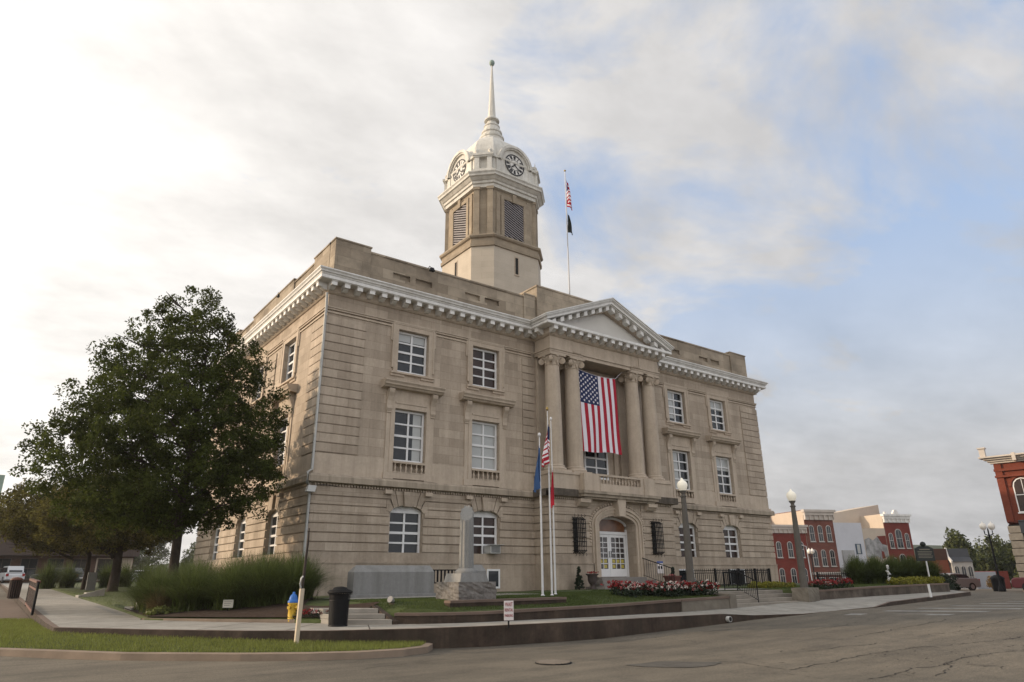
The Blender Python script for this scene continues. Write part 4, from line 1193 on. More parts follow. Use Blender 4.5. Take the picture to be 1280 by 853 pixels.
for ang in range(4):
    rz = R_(90 * ang)
    def fin(b, name, mat, par=CH):
        o = b.build(name, mat, par); o.location = (TX, TY, 0) if par is CH else (0, 0, 0)
        if par is CH: o.rotation_euler = (0, 0, rz)
        return o
    # frame and louvres
    b = MB(); Y0 = -BF
    for s in (-1, 1): b.box(min(s * .861, s * 1.12), max(s * .861, s * 1.12), Y0 - .14, Y0, 22.66, 25.719)
    b.box(-1.12, 1.12, Y0 - .14, Y0, 25.72, 26.0); b.box(-.16, .16, Y0 - .22, Y0 - .141, 25.66, 26.3); b.box(-.86, .86, Y0 - .14, Y0, 22.62, 22.8)
    for s in (-1, 1): b.box(min(s * 1.16, s * 1.50), max(s * 1.16, s * 1.50), Y0 - .08, Y0, 22.72, 26.15)
    fin(b, 'louvre_surround', PILM)
    b = MB(); b.box(-.86, .86, Y0 - .02, Y0 - .01, 22.8, 25.72); lo = fin(b, 'louvre_opening', DARK)
    b = MB()
    # sloping slats, set on the diagonal
    s_ = .185; k = -14
    cnt = 0
    for k in range(0, 20):
        c = 22.8 + k * s_
        # line z = c + .75*(x+.86)
        xa_, za_ = -.86, c; xb_, zb_ = .86, c - .40 * 1.72
        # clip
        def zf(x): return c - .40 * (x + .86)
        x0_, x1_ = -.86, .86
        if zf(x0_) > 25.70: x0_ = -.86 + (c - 25.70) / .40
        if zf(x1_) < 22.84: x1_ = -.86 + (c - 22.84) / .40
        if x1_ - x0_ < .06 or x1_ <= -.86 or x0_ >= .86: continue
        b.hexa([(x0_, Y0 - .09, zf(x0_)), (x1_, Y0 - .09, zf(x1_)), (x1_, Y0 - .03, zf(x1_) + .05), (x0_, Y0 - .03, zf(x0_) + .05),
                (x0_, Y0 - .09, zf(x0_) + .085), (x1_, Y0 - .09, zf(x1_) + .085), (x1_, Y0 - .03, zf(x1_) + .11), (x0_, Y0 - .03, zf(x0_) + .11)])
    b.build('slats', LOUV, lo)
    # corner pilasters on the chamfer to the right of this face
    b = MB()
    for tt in (.12, .88):
        p0 = Vector((BFb, -BF, 0)); p1_ = Vector((BF, -BFb, 0)); c = p0.lerp(p1_, tt); nn = Vector((1, -1, 0)).normalized(); tg = Vector((1, 1, 0)).normalized()
        for (z0, z1, w, dd) in ((22.75, 26.2, .20, .22), (26.2, 26.42, .25, .27), (22.66, 22.9, .24, .26)):
            q = [c - tg * w - nn * .1, c + tg * w - nn * .1, c + tg * w + nn * dd, c - tg * w + nn * dd]
            b.hexa([(p.x, p.y, z0) for p in q] + [(p.x, p.y, z1) for p in q])
    fin(b, 'belfry_pilaster', PILM)
b = MB(); octo_stack(b, [(-.34, 26.36), (-.12, 26.38), (-.10, 26.62), (.0, 26.66), (.02, 26.82), (.10, 26.87), (.26, 27.04), (.36, 27.08), (.38, 27.22), (.46, 27.32), (.46, 27.40), (-.05, 27.52)])
b.build('tower_cornice', OFFW, CH)
b = MB(); octo_stack(b, [(-.20, 27.45), (-.20, 28.80), (-.12, 28.84), (-.06, 28.96), (-.06, 29.02), (-.30, 29.08)]); b.build('clock_stage', OFFW, CH)
# dome: octagonal curve
b = MB(); pr = []
for i in range(9):
    t = i / 8 * math.pi / 2 * .93
    pr.append((-3.0 + 2.85 * math.cos(t) + 0 * .2, 29.0 + 3.1 * math.sin(t)))
octo_stack(b, [(g * 1.0, z) for g, z in pr]); 
RR = []
b = MB()
for i in range(11):
    t = i / 10 * math.pi / 2 * .90; k = math.cos(t)
    z = 28.95 + 3.25 * math.sin(t)
    RR.append([(TX + (x - TX) * k, TY + (y - TY) * k, z) for (x, y, _) in octo(2.72, 1.75, 0)])
vs = sum(RR, []); fs = []
for k in range(10):
    for i in range(8): j = (i + 1) % 8; fs.append((k * 8 + i, k * 8 + j, k * 8 + 8 + j, k * 8 + 8 + i))
fs.append(tuple(range(80, 88))); b.add(vs, fs); b.build('dome', OFFW, CH)
CLZ = 28.78
for ang in range(4):
    rz = R_(90 * ang)
    b = MB(); Y0 = -2.86
    # semicircular gable carrying the dial
    n_ = 20; R1 = 1.42
    arc = [(R1 * math.cos(math.pi * i / n_), CLZ + R1 * math.sin(math.pi * i / n_)) for i in range(n_ + 1)]
    poly = [(-R1, 27.45), (R1, 27.45)] + arc
    b.prism(poly, Y0, Y0 + 2.2, lambda p, t: (p[0], t, p[1]))
    for (ra, rb_, dd) in ((1.20, 1.46, .14), (1.30, 1.50, .22)):
        for i in range(n_):
            a0, a1 = math.pi * i / n_, math.pi * (i + 1) / n_
            q = [(ra * math.cos(a0), CLZ + ra * math.sin(a0)), (rb_ * math.cos(a0), CLZ + rb_ * math.sin(a0)), (rb_ * math.cos(a1), CLZ + rb_ * math.sin(a1)), (ra * math.cos(a1), CLZ + ra * math.sin(a1))]
            b.prism(q, Y0 - dd, Y0 + .3, lambda p, t: (p[0], t, p[1]))
    for s in (-1, 1): b.box(min(s * 1.2, s * 2.0), max(s * 1.2, s * 2.0), Y0 - .10, Y0 + .2, 28.80, 28.98); b.box(min(s * 1.25, s * 1.6), max(s * 1.25, s * 1.6), Y0 - .04, Y0 + .2, 27.45, 28.8)
    gab = b.build('clock_gable', OFFW, CH); gab.location = (TX, TY, 0); gab.rotation_euler = (0, 0, rz)
    # dial
    b = MB(); n_ = 32
    disc = [(.84 * math.cos(2 * math.pi * i / n_), CLZ + .84 * math.sin(2 * math.pi * i / n_)) for i in range(n_)]
    b.prism(disc, Y0 - .03, Y0 - .005, lambda p, t: (p[0], t, p[1])); dial = b.build('clock_face', material('dial_white', (0.66, 0.64, 0.60), 0.5, 0.03), gab)
    b = MB()
    def ann(r0_, r1_, y0_, y1_, n_=36):
        for i in range(n_):
            a0, a1 = 2 * math.pi * i / n_, 2 * math.pi * (i + 1) / n_
            b.prism([(r0_ * math.cos(a0), CLZ + r0_ * math.sin(a0)), (r1_ * math.cos(a0), CLZ + r1_ * math.sin(a0)), (r1_ * math.cos(a1), CLZ + r1_ * math.sin(a1)), (r0_ * math.cos(a1), CLZ + r0_ * math.sin(a1))], y0_, y1_, lambda p, t: (p[0], t, p[1]))
    ann(.77, .86, Y0 - .05, Y0 - .028); ann(.40, .43, Y0 - .04, Y0 - .028)
    for h_ in range(12):
        a = math.pi / 2 - h_ * math.pi / 6
        cnt_ = [3, 1, 2, 3, 3, 2, 3, 4, 4, 3, 2, 3][h_]
        for q in range(cnt_):
            da = (q - (cnt_ - 1) / 2) * .105
            p0 = (.47 * math.cos(a + da * 1.0), .47 * math.sin(a + da)); p1_ = (.73 * math.cos(a + da), .73 * math.sin(a + da))
            t_ = Vector((-math.sin(a + da), math.cos(a + da))) * .023
            b.prism([(p0[0] - t_.x, CLZ + p0[1] - t_.y), (p0[0] + t_.x, CLZ + p0[1] + t_.y), (p1_[0] + t_.x * 1.4, CLZ + p1_[1] + t_.y * 1.4), (p1_[0] - t_.x * 1.4, CLZ + p1_[1] - t_.y * 1.4)], Y0 - .045, Y0 - .028, lambda p, t: (p[0], t, p[1]))
    b.build('numerals', BLACKP, gab)
    for (hr_, ln, wd) in ((7.6, .42, .055), (4.4, .62, .035)):
        a = math.pi / 2 - hr_ * math.pi / 6; d = Vector((math.cos(a), math.sin(a))); t_ = Vector((-d.y, d.x)) * wd
        b = MB(); b.prism([(-d.x * .12 - t_.x * .6, CLZ - d.y * .12 - t_.y * .6), (-d.x * .12 + t_.x * .6, CLZ - d.y * .12 + t_.y * .6), (d.x * ln * .8 + t_.x, CLZ + d.y * ln * .8 + t_.y), (d.x * ln, CLZ + d.y * ln), (d.x * ln * .8 - t_.x, CLZ + d.y * ln * .8 - t_.y)], Y0 - .085, Y0 - .065, lambda p, t: (p[0], t, p[1]))
        b.build('clock_hand', BLACKP, gab)
    # chamfer aedicule with finials
    b = MB(); p0 = Vector((1.9, -3.0, 0)); p1_ = Vector((3.0, -1.9, 0)); nn = Vector((1, -1, 0)).normalized(); tg = Vector((1, 1, 0)).normalized(); c = (p0 + p1_) / 2
    def cb_(w0, w1, d0, d1, z0, z1):
        q = [c + tg * w0 + nn * d0, c + tg * w1 + nn * d0, c + tg * w1 + nn * d1, c + tg * w0 + nn * d1]; b.hexa([(p.x, p.y, z0) for p in q] + [(p.x, p.y, z1) for p in q])
    cb_(-.62, -.28, -.6, .05, 27.45, 28.75); cb_(.28, .62, -.6, .05, 27.45, 28.75); cb_(-.72, .72, -.6, .12, 27.45, 27.75); cb_(-.70, .70, -.7, .10, 28.75, 28.86); cb_(-.76, .76, -.7, .16, 28.861, 29.02)
    cb_(-.55, .55, -1.0, -.1, 29.021, 29.5)
    for tt in (-.50, .50):
        q = c + tg * tt - nn * .1
        b.lathe([(.14, 29.02), (.14, 29.10), (.06, 29.14), (.16, 29.28), (.14, 29.40), (.04, 29.50), (.02, 29.78)], (q.x, q.y, 0), seg=10)
    o = b.build('dome_corner_block', OFFW, CH); o.location = (TX, TY, 0); o.rotation_euler = (0, 0, rz)
# spire
b = MB(); b.lathe([(1.15, 31.9), (1.0, 32.2), (.92, 32.45), (.98, 32.52), (.98, 32.66), (.80, 32.74), (.74, 33.0), (.82, 33.08), (.80, 33.22), (.66, 33.34), (.58, 33.66), (.64, 33.72), (.60, 33.84), (.44, 33.96), (.38, 34.2), (.60, 34.28), (.58, 34.40), (.40, 34.48), (.36, 34.62)], (TX, TY, 0), seg=16, smooth=False)
b.build('spire_base', OFFW, CH)
b = MB(); b.lathe([(.33, 34.6), (.28, 35.4), (.20, 36.9), (.13, 38.3), (.055, 39.72)], (TX, TY, 0), seg=8, smooth=False, rot=R_(22.5)); b.build('spire', OFFW, CH)
b = MB(); b.lathe([(.02, 39.7), (.13, 39.76), (.21, 39.90), (.23, 40.02), (.20, 40.14), (.12, 40.24), (.0, 40.27)], (TX, TY, 0), seg=16); b.build('ball_finial', material('verdigris', (0.28, 0.36, 0.32), 0.6), CH)

# downspout and corner items
b = MB(); b.tube([(-.16, -.16, 12.4), (-.12, -.12, 11.9), (-.12, -.10, 4.75), (-.34, -.30, 4.6), (-.34, -.30, 4.2), (-.14, -.12, 4.05), (-.14, -.12, 0)], .06, 8); b.build('downspout', material('pale_downspout', (0.42, 0.42, 0.40), 0.5, 0.1), CH)
wc = thing('wall_floodlight', 'white floodlight with a thin arm on the left front corner under the ledge', 'floodlight', (-.18, -.18, 3.95))
b = MB(); b.hexa([(-.18, -.22, -.12), (.16, -.22, -.12), (.16, .02, -.12), (-.18, .02, -.12), (-.10, -.16, .14), (.24, -.16, .14), (.24, .02, .14), (-.10, .02, .14)]); b.build('housing', ACW, wc, bevel=.02)
b = MB(); b.tube([(.2, -.1, .16), (.5, -.14, .20), (1.1, -.14, .16)], .014); b.build('arm', BLACK, wc)
for (x, y, z, l) in ((5.05, .35, 15.12, 'small dark floodlight on the front parapet'), (.2, 8.4, 15.3, 'small dark floodlight on the parapet of the left side')):
    w_ = thing('parapet_floodlight', l, 'floodlight', (x, y, z))
    b = MB(); b.tube([(0, 0, 0), (0, -.22, .10), (0, -.42, -.10)], .02); b.build('arm', BLACK, w_)
    b = MB(); b.hexa([(-.12, -.56, -.26), (.12, -.56, -.26), (.12, -.36, -.26), (-.12, -.36, -.26), (-.08, -.50, -.08), (.08, -.50, -.08), (.08, -.38, -.08), (-.08, -.38, -.08)]); b.build('lamp_head', BLACK, w_)

# basement windows
def small_window(fr, uu, z0, z1, w, d=.105):
    b = MB(); fr.box(b, uu - w, uu + w, d - .02, d + .03, z0, z0 + .08); fr.box(b, uu - w, uu + w, d - .02, d + .03, z1 - .08, z1); fr.box(b, uu - w, uu - w + .08, d - .02, d + .03, z0 + .08, z1 - .08); fr.box(b, uu + w - .08, uu + w, d - .02, d + .03, z0 + .08, z1 - .08)
    o = b.build('basement_window', SASH, CH)
    b = MB(); fr.box(b, uu - w + .05, uu + w - .05, d - .01, d + .012, z0 + .05, z1 - .05); b.build('pane', GLASS, o)
small_window(SO, 8.75, .12, .95, .36); small_window(SO, 22.0, .05, .95, .75); small_window(SO, 26.75, .05, .95, .75)

# flags ---------------------------------------------------------------------
def cloth(name, mat, w0, w1, h, nu, nv, uv, thick=.004, root=None):
    pass
def flag_grid(fn, nu, nv):
    return [[fn(i / nu, j / nv) for j in range(nv + 1)] for i in range(nu + 1)]
def cells(G, pick):
    b = MB()
    nu, nv = len(G) - 1, len(G[0]) - 1
    for i in range(nu):
        for j in range(nv):
            if pick(i, j): b.add([G[i][j], G[i + 1][j], G[i + 1][j + 1], G[i][j + 1]], [(0, 1, 2, 3)], True)
    return b
def star(b, c, ex, ey, rr, nrm):
    pts = [c + nrm]
    for k in range(10):
        a = math.pi / 2 + k * math.pi / 5; q = rr if k % 2 == 0 else rr * .42
        pts.append(c + ex * q * math.cos(a) + ey * q * math.sin(a) + nrm)
    b.add(pts, [(0, 1 + k, 1 + (k + 1) % 10) for k in range(10)])
# the big banner flag: hangs vertically, 13 stripes across u, canton upper left
BFt = thing('banner_flag', 'large United States flag hung vertically between the portico columns', 'flag', (15.1, -1.0, 10.95))
def bf(uu, v):   # uu 0..1 left-right, v 0..1 down
    x = lerp(13.52, 16.42, uu) + v * (.10 + .10 * uu); sag = .16 * math.sin(math.pi * uu) * (1 - v) + .0
    zt = lerp(11.12, 11.0, uu) - .12 * math.sin(math.pi * min(uu * 1.0, 1)); zb = lerp(6.72, 6.80, uu) - .04 * math.sin(uu * 7)
    y = -1.0 + .05 * v * math.sin(uu * 13 + v * 2) + .04 * math.sin(uu * 5 + v * 5) * v
    return Vector((x - 15.1, y + 1.0, lerp(zt, zb, v) - 10.95))
G = flag_grid(bf, 26, 30)
cant = lambda i, j: i < 14 and j < 12
for k in range(13): cells(G, lambda i, j: not cant(i, j) and i // 2 == k).build('stripe', F_WHT if k % 2 else F_RED, BFt)
cells(G, cant).build('canton', F_BLU, BFt)
sb = MB()
for rr_ in range(11):
    for cc in range(9):
        if (rr_ + cc) % 2: continue
        p = bf((cc + 1) / 10 * 14 / 26, (rr_ + 1) / 12 * 12 / 30)
        star(sb, p, Vector((1, 0, 0)), Vector((0, 0, 1)), .085, Vector((0, -.012, 0)))
sb.build('stars', F_WHT, BFt)
b = MB(); b.tube([bf(0, 0), bf(.25, 0), bf(.5, 0), bf(.75, 0), bf(1, 0), (1.9, 0, .55)], .012); b.tube([bf(0, 0), (-1.75, 0, .5)], .012); b.build('rope', F_WHT, BFt)

def flagpole(name, label, x, y, z0, z1, r0=.05, ball=GOLD):
    t = thing(name, label, 'flagpole', (x, y, z0))
    h = z1 - z0
    b = MB(); b.tube([(0, 0, 0), (0, 0, h * .5), (0, 0, h)], [r0, r0 * .8, r0 * .5], 10); b.build('pole', STEEL, t)
    b = MB(); b.lathe([(0, h), (r0 * 1.1, h + .03), (r0 * 1.4, h + .08), (r0 * 1.1, h + .13), (0, h + .16)], seg=10); b.build('finial', ball, t)
    b = MB(); b.lathe([(r0 * 2.4, 0), (r0 * 2.2, .04), (r0 * 1.2, .10)], seg=12); b.build('collar', STEEL, t)
    return t
flagpole('flagpole', 'white flagpole with silver ball and a blue flag, left of the group of three', 5.06, -8.2, -.05, 5.30, .042, STEEL)
flagpole('flagpole', 'tall white flagpole with curved gilt top flying the US flag by the column monument', 5.46, -8.2, -.05, 6.30, .036, GOLD)
flagpole('flagpole', 'white flagpole with a limp red flag, right of the group of three', 6.62, -7.0, -.05, 6.30, .036, STEEL)
flagpole('flagpole', 'thin rooftop flagpole carrying a US flag above a black flag', 22.3, 9.0, 13.28, 32.0, .07, GOLD)
def limp(label, loc, top, bot, w, stripes=True, kind='us', seed=0, side=1):
    """limp flag hanging against a pole at loc, gathered in folds"""
    t = thing('hanging_flag', label, 'flag', (loc[0], loc[1], top))
    rn = random.Random(seed); H = top - bot
    nU, nV = 26, 18
    def fn(uu, v):
        # uu along the fly, folded back and forth close to the pole
        wv = w * (0.35 + .65 * math.sin(min(v * 1.6, 1.57)))
        x = side * wv * (uu * .75 + .25 * math.sin(uu * 8 + 1)) ; y = -.05 + .07 * math.sin(uu * 13 + v * 3) * (.4 + v)
        z = -v * H * (.62 + .38 * uu ** .5) - uu * H * .22 * (1 - v)
        return Vector((x * .8036 * 1.0, y + x * -.596, z))
    G = flag_grid(fn, nU, nV)
    if kind == 'us':
        c_ = lambda i, j: i < 11 and j < 8
        st = lambda i, j: int(j * 13 / nV) % 2
        for k in range(13):
            cb2 = cells(G, lambda i, j: not c_(i, j) and int(j * 13 / nV) == k)
            if cb2.f: cb2.build('stripe', F_WHT if k % 2 else F_RED, t)
        cells(G, c_).build('canton', F_BLU, t)
    elif kind == 'blue':
        cells(G, lambda i, j: not (8 < i < 13 and 6 < j < 12)).build('cloth', F_CYN, t); cells(G, lambda i, j: 8 < i < 13 and 6 < j < 12).build('emblem', F_WHT, t)
    elif kind == 'red':
        cells(G, lambda i, j: True).build('cloth', F_RED, t)
    else:
        cells(G, lambda i, j: not (9 < i < 14 and 7 < j < 11)).build('cloth', F_BLK, t); cells(G, lambda i, j: 9 < i < 14 and 7 < j < 11).build('emblem', F_WHT, t)
    return t
limp('limp blue flag with pale emblem hanging on the leftmost pole', (5.03, -8.2), 5.0, 3.35, .20, kind='blue', side=-1)
limp('limp red and white striped US flag on the middle of the three poles', (5.46, -8.24), 5.80, 4.25, .27, kind='us', side=-1, seed=2)
limp('limp plain red flag hanging low on the right pole of three', (6.60, -7.0), 4.4, 3.0, .08, kind='red', side=-1, seed=3)
limp('limp US flag near the top of the rooftop pole', (22.3, 8.95), 31.4, 28.3, .46, kind='us', side=1, seed=4)
limp('limp black flag with white emblem below the US flag on the roof pole', (22.3, 8.95), 28.25, 26.1, .40, kind='blk', side=1, seed=5)

# ------------------------------------------------------------ memorials and yard furniture
def gable_block(name, label, x0, x1, y0, y1, z0, z1, ridge=.22):
    t = thing(name, label, 'memorial', ((x0 + x1) / 2, (y0 + y1) / 2, z0)); hx, hy = (x1 - x0) / 2, (y1 - y0) / 2; h = z1 - z0
    b = MB(); b.box(-hx - .12, hx + .12, -hy - .12, hy + .12, -.1, .10); b.build('plinth', GRAN, t, bevel=.01)
    b = MB(); vs = [(-hx, -hy, .10), (hx, -hy, .10), (hx, hy, .10), (-hx, hy, .10), (-hx, -hy, h - ridge), (hx, -hy, h - ridge), (hx, hy, h - ridge), (-hx, hy, h - ridge), (-hx + .16, 0, h), (hx - .04, 0, h)]
    b.add(vs, [(0, 1, 5, 4), (1, 2, 6, 5), (2, 3, 7, 6), (3, 0, 4, 7), (4, 5, 9, 8), (6, 7, 8, 9), (5, 6, 9), (7, 4, 8)]); b.build('slab', GRAN, t, bevel=.008)
    return t
gable_block('granite_memorial', 'long grey granite memorial wall with sloped top left of the black bench', -.20, 2.82, -4.95, -4.45, .0, 1.02)
gable_block('granite_memorial', 'grey granite memorial block partly behind the broken column monument', 4.05, 5.0, -5.0, -4.5, .0, 1.05)
MO = thing('column_monument', 'broken fluted granite column on a rough stone base', 'monument', (1.72, -8.70, -.02))
def rough_box(hx, hy, z0, z1, n=8, amp=.035, seed=3):
    rn = random.Random(seed); b = MB(); 
    bm = bmesh.new(); bmesh.ops.create_cube(bm, size=1.0)
    bmesh.ops.subdivide_edges(bm, edges=bm.edges, cuts=n, use_grid_fill=True)
    for v in bm.verts:
        x, y, z = v.co; top = z > .49
        a = 0 if top else amp
        v.co = Vector((x * 2 * hx + rn.uniform(-a, a), y * 2 * hy + rn.uniform(-a, a), z0 + (z + .5) * (z1 - z0) + rn.uniform(-a, a) * .4))
    vs = [tuple(v.co) for v in bm.verts]; bm.verts.index_update(); fs = [tuple(v.index for v in f_.verts) for f_ in bm.faces]; bm.free()
    return MB().add(vs, fs)
rough_box(.66, .62, -.1, .50, amp=.028).build('rough_base', GRANR, MO)
b = MB(); b.hexa([(-.50, -.46, .50), (.50, -.46, .50), (.50, .46, .50), (-.50, .46, .50), (-.44, -.42, .74), (.44, -.42, .74), (.44, .42, .74), (-.44, .42, .74)]); b.lathe([(.33, .74), (.34, .80), (.30, .84), (.25, .88)], seg=20); b.build('plinth', GRAN, MO)
b = MB(); n_ = 40; prof = []
vs = []; zs_ = [.86, 1.3, 1.8, 2.15]
for k in range(len(zs_) + 1):
    for i in range(n_):
        a = 2 * math.pi * i / n_; rr_ = (.225 - .018 * (k / 4)) * (1 if i % 4 in (0, 1) else .90)
        x, y = rr_ * math.cos(a), rr_ * math.sin(a)
        z = zs_[k] if k < len(zs_) else 2.50 + (x * .62 + y * .78) * 1.25 + .012 * math.sin(i * 1.7)
        vs.append((x, y, z))
fs = [(k * n_ + i, k * n_ + (i + 1) % n_, (k + 1) * n_ + (i + 1) % n_, (k + 1) * n_ + i) for k in range(4) for i in range(n_)] + [tuple(range(4 * n_, 5 * n_))]
b.add(vs, fs); b.build('column_shaft', GRAN, MO)
# bench
BE = thing('park_bench', 'black slatted metal bench between the two granite memorials', 'bench', (3.55, -4.9, .02))
b = MB()
for i in range(9): b.box(-.60 + i * .15 - .03, -.60 + i * .15 + .03, .18, .21, .42, .84)
b.box(-.68, .68, .17, .22, .82, .86); b.build('backrest', BLACK, BE)
b = MB()
for i in range(6): b.box(-.68, .68, -.24 + i * .07, -.19 + i * .07, .40, .43)
b.build('seat', BLACK, BE)
for x in (-.62, .62):
    b = MB(); b.tube([(x, -.25, 0), (x, -.20, .41), (x, .18, .41), (x, .24, 0)], .025); b.build('leg', BLACK, BE)
# litter bin
TB = thing('trash_bin', 'black slatted metal litter bin with domed lid beside the corner steps', 'trash bin', (-2.42, -9.37 + .25, -.55))
b = MB()
for i in range(30):
    a = 2 * math.pi * i / 30; c, s = math.cos(a), math.sin(a); t_ = Vector((-s, c, 0)) * .021
    def pp(rr_, z): return Vector((rr_ * c, rr_ * s, z))
    pts = [(.235, .03), (.245, .2), (.255, .62), (.275, .76), (.315, .82)]
    for (r0, z0), (r1, z1) in zip(pts[:-1], pts[1:]):
        b.add([pp(r0, z0) - t_, pp(r0, z0) + t_, pp(r1, z1) + t_, pp(r1, z1) - t_], [(0, 1, 2, 3)])
b.build('slats', BLACK, TB)
b = MB(); b.lathe([(.225, 0), (.225, .78)], seg=24); b.build('liner', BLACK, TB)
b = MB(); b.lathe([(.24, .0), (.245, .04), (.23, .05)], seg=24); b.lathe([(.262, .60), (.268, .62), (.262, .64)], seg=24); b.lathe([(.31, .80), (.33, .82), (.31, .84), (.2, .84)], seg=24); b.build('band', BLACK, TB)
b = MB(); b.lathe([(.30, .85), (.28, .87), (.20, .885), (.17, .93), (.08, .955), (.0, .96)], seg=24); b.build('lid', BLACK, TB)
# hydrant
HY = thing('fire_hydrant', 'yellow fire hydrant with blue bonnet in front of the tall grasses', 'fire hydrant', (-2.85, -6.95, -.50))
b = MB(); b.lathe([(.17, 0), (.17, .04), (.125, .05), (.115, .10), (.11, .42), (.14, .44), (.14, .48)], seg=16); b.build('barrel', HYD_Y, HY)
b = MB(); b.lathe([(.145, .48), (.15, .50), (.145, .53), (.115, .55), (.11, .60), (.09, .66), (.05, .70), (.035, .71), (.035, .76), (.0, .765)], seg=16); b.build('bonnet', HYD_B, HY)
for (dx, dy, rr_, ln) in ((-.8, -.6, .05, .21), (.8, .6, .05, .21), (.55, -.83, .07, .18)):
    b = MB(); d = Vector((dx, dy, 0)).normalized(); b.tube([Vector((0, 0, .36)) + d * .08, Vector((0, 0, .36)) + d * (ln - .04), Vector((0, 0, .36)) + d * (ln - .039), Vector((0, 0, .36)) + d * ln], [rr_ * .8, rr_ * .8, rr_, rr_ * .9], 10); b.build('nozzle', HYD_Y, HY)
# post in the verge
PO = thing('utility_post', 'thin dark weathered post with a cream plastic sleeve standing in the grass verge', 'post', (-3.9, -10.30, -.86))
b = MB(); b.hexa([(-.045, -.045, 0), (.045, -.045, 0), (.045, .045, 0), (-.045, .045, 0), (-.022, -.045, 1.25), (.075, -.045, 1.25), (.075, .045, 1.25), (-.022, .045, 1.25)]); b.build('sleeve', SLEEVE, PO, bevel=.008)
b = MB(); b.tube([(.02, 0, 1.2), (.045, 0, 1.6), (.055, .0, 1.95), (.075, 0, 2.3), (.07, 0, 2.62)], [.038, .035, .03, .024, .014], 7); b.build('post', WOODP, PO)
b = MB(); b.tube([(-.02, -.03, 1.27), (-.05, -.05, 1.36), (-.035, -.06, 1.48), (.01, -.05, 1.52)], .02, 7); b.build('hook', ACW, PO)

def text_mesh(name, s, size, mat, parent, loc, rot, align='CENTER', ext=.001, sx=1.0):
    cu = bpy.data.curves.new(name, 'FONT'); cu.body = s; cu.size = size; cu.align_x = align; cu.align_y = 'CENTER'; cu.extrude = ext
    o = bpy.data.objects.new(name + '_tmp', cu); COL.objects.link(o)
    dg = bpy.context.evaluated_depsgraph_get(); dg.update()
    me = bpy.data.meshes.new_from_object(o.evaluated_get(dg)); me.name = name
    bpy.data.objects.remove(o); 
    me.materials.clear(); me.materials.append(mat)
    q = link(name, me, parent, loc); q.rotation_euler = rot; q.scale = (sx, 1, 1)
    return q
# no parking style sign on the kerb
NP = thing('parking_sign', 'small white sign with three lines of red capitals on the kerb edge', 'sign', (.85, -12.02, -.55), R_(-14))
b = MB(); b.box(-.018, .018, -.012, .012, -.05, .22); b.build('stake', BLACK, NP)
b = MB(); b.box(-.13, .13, -.022, -.013, .13, .59); b.build('sign_panel', SIGNW, NP, bevel=.006)
for i, (s, sz) in enumerate((('WAIT', .135), ('RENTAL', .105), ('PARKING', .092))):
    text_mesh('lettering', s, sz, SIGNT, NP, (0, -.027, .50 - i * .13), (R_(90), 0, 0), ext=.002, sx=.60)
# notice by the door
NS = thing('notice_sign', 'white notice with a blue heading on the wall right of the front door', 'sign', (18.35, -1.53, .72))
b = MB(); b.box(-.24, .24, -.01, 0, 0, .60); b.build('sign_panel', SIGNW, NS)
b = MB(); b.box(-.24, .24, -.016, -.011, .50, .60); b.build('heading_band', SIGNB, NS)
b = MB(); b.box(-.16, -.03, -.016, -.011, .22, .36); b.box(.04, .17, -.016, -.011, .22, .36); b.build('pictograms', BLACK, NS)
# garden plaque in the tall grass
GP = thing('garden_plaque', 'small cream plaque on a stake in the mulch before the tall grasses', 'plaque', (-3.95, -4.6, -.42), R_(-36))
b = MB(); b.box(-.015, .015, .01, .03, 0, .30); b.build('stake', BLACK, GP)
b = MB(); b.box(-.15, .15, -.01, .01, .24, .46); b.build('plaque_panel', PAPER, GP)
for i in range(3):
    b = MB(); b.box(-.11, .11 - .03 * i, -.014, -.011, .40 - .05 * i, .408 - .05 * i); b.build('text_line', BLACK, GP)
# spotlight in the lawn
SP = thing('ground_spotlight', 'small grey ground spotlight on the lawn above the corner steps', 'spotlight', (-.62, -8.55, -.12))
b = MB(); b.lathe([(.08, 0), (.09, .05), (.05, .06)], seg=10); b.build('mount', KTOP, SP)
b = MB(); b.tube([(.06, .04, .10), (0, 0, .13), (-.10, -.05, .17)], [.04, .07, .09], 12); b.build('lamp_head', material('dull_grey_metal', (0.26, 0.25, 0.24), 0.6), SP)

# planters, topiary
def leaf_cloud(name, mat, centers, radii, n_per, size, parent, loc=None, flat=.0, rng=RNG):
    """many small leaf quads in clumps; centers (k,3), radii (k,)"""
    centers = np.asarray(centers, float); k = len(centers); n = k * n_per
    d = rng.normal(size=(n, 3)); d /= np.linalg.norm(d, axis=1)[:, None]
    rad = np.repeat(np.asarray(radii, float), n_per) * rng.uniform(.15, 1.0, n) ** .5
    P = np.repeat(centers, n_per, 0) + d * rad[:, None] * np.array([1, 1, .8])
    a = rng.normal(size=(n, 3)); a[:, 2] *= (1 - flat); a /= np.linalg.norm(a, axis=1)[:, None]
    b_ = np.cross(a, rng.normal(size=(n, 3))); b_ /= np.linalg.norm(b_, axis=1)[:, None]
    s = size * rng.uniform(.6, 1.3, n)[:, None]
    V = np.empty((n, 4, 3)); V[:, 0] = P - a * s; V[:, 1] = P + b_ * s * .5; V[:, 2] = P + a * s; V[:, 3] = P - b_ * s * .5
    return np_mesh(name, V.reshape(-1, 3), np.arange(4 * n).reshape(n, 4), mat, parent, loc)
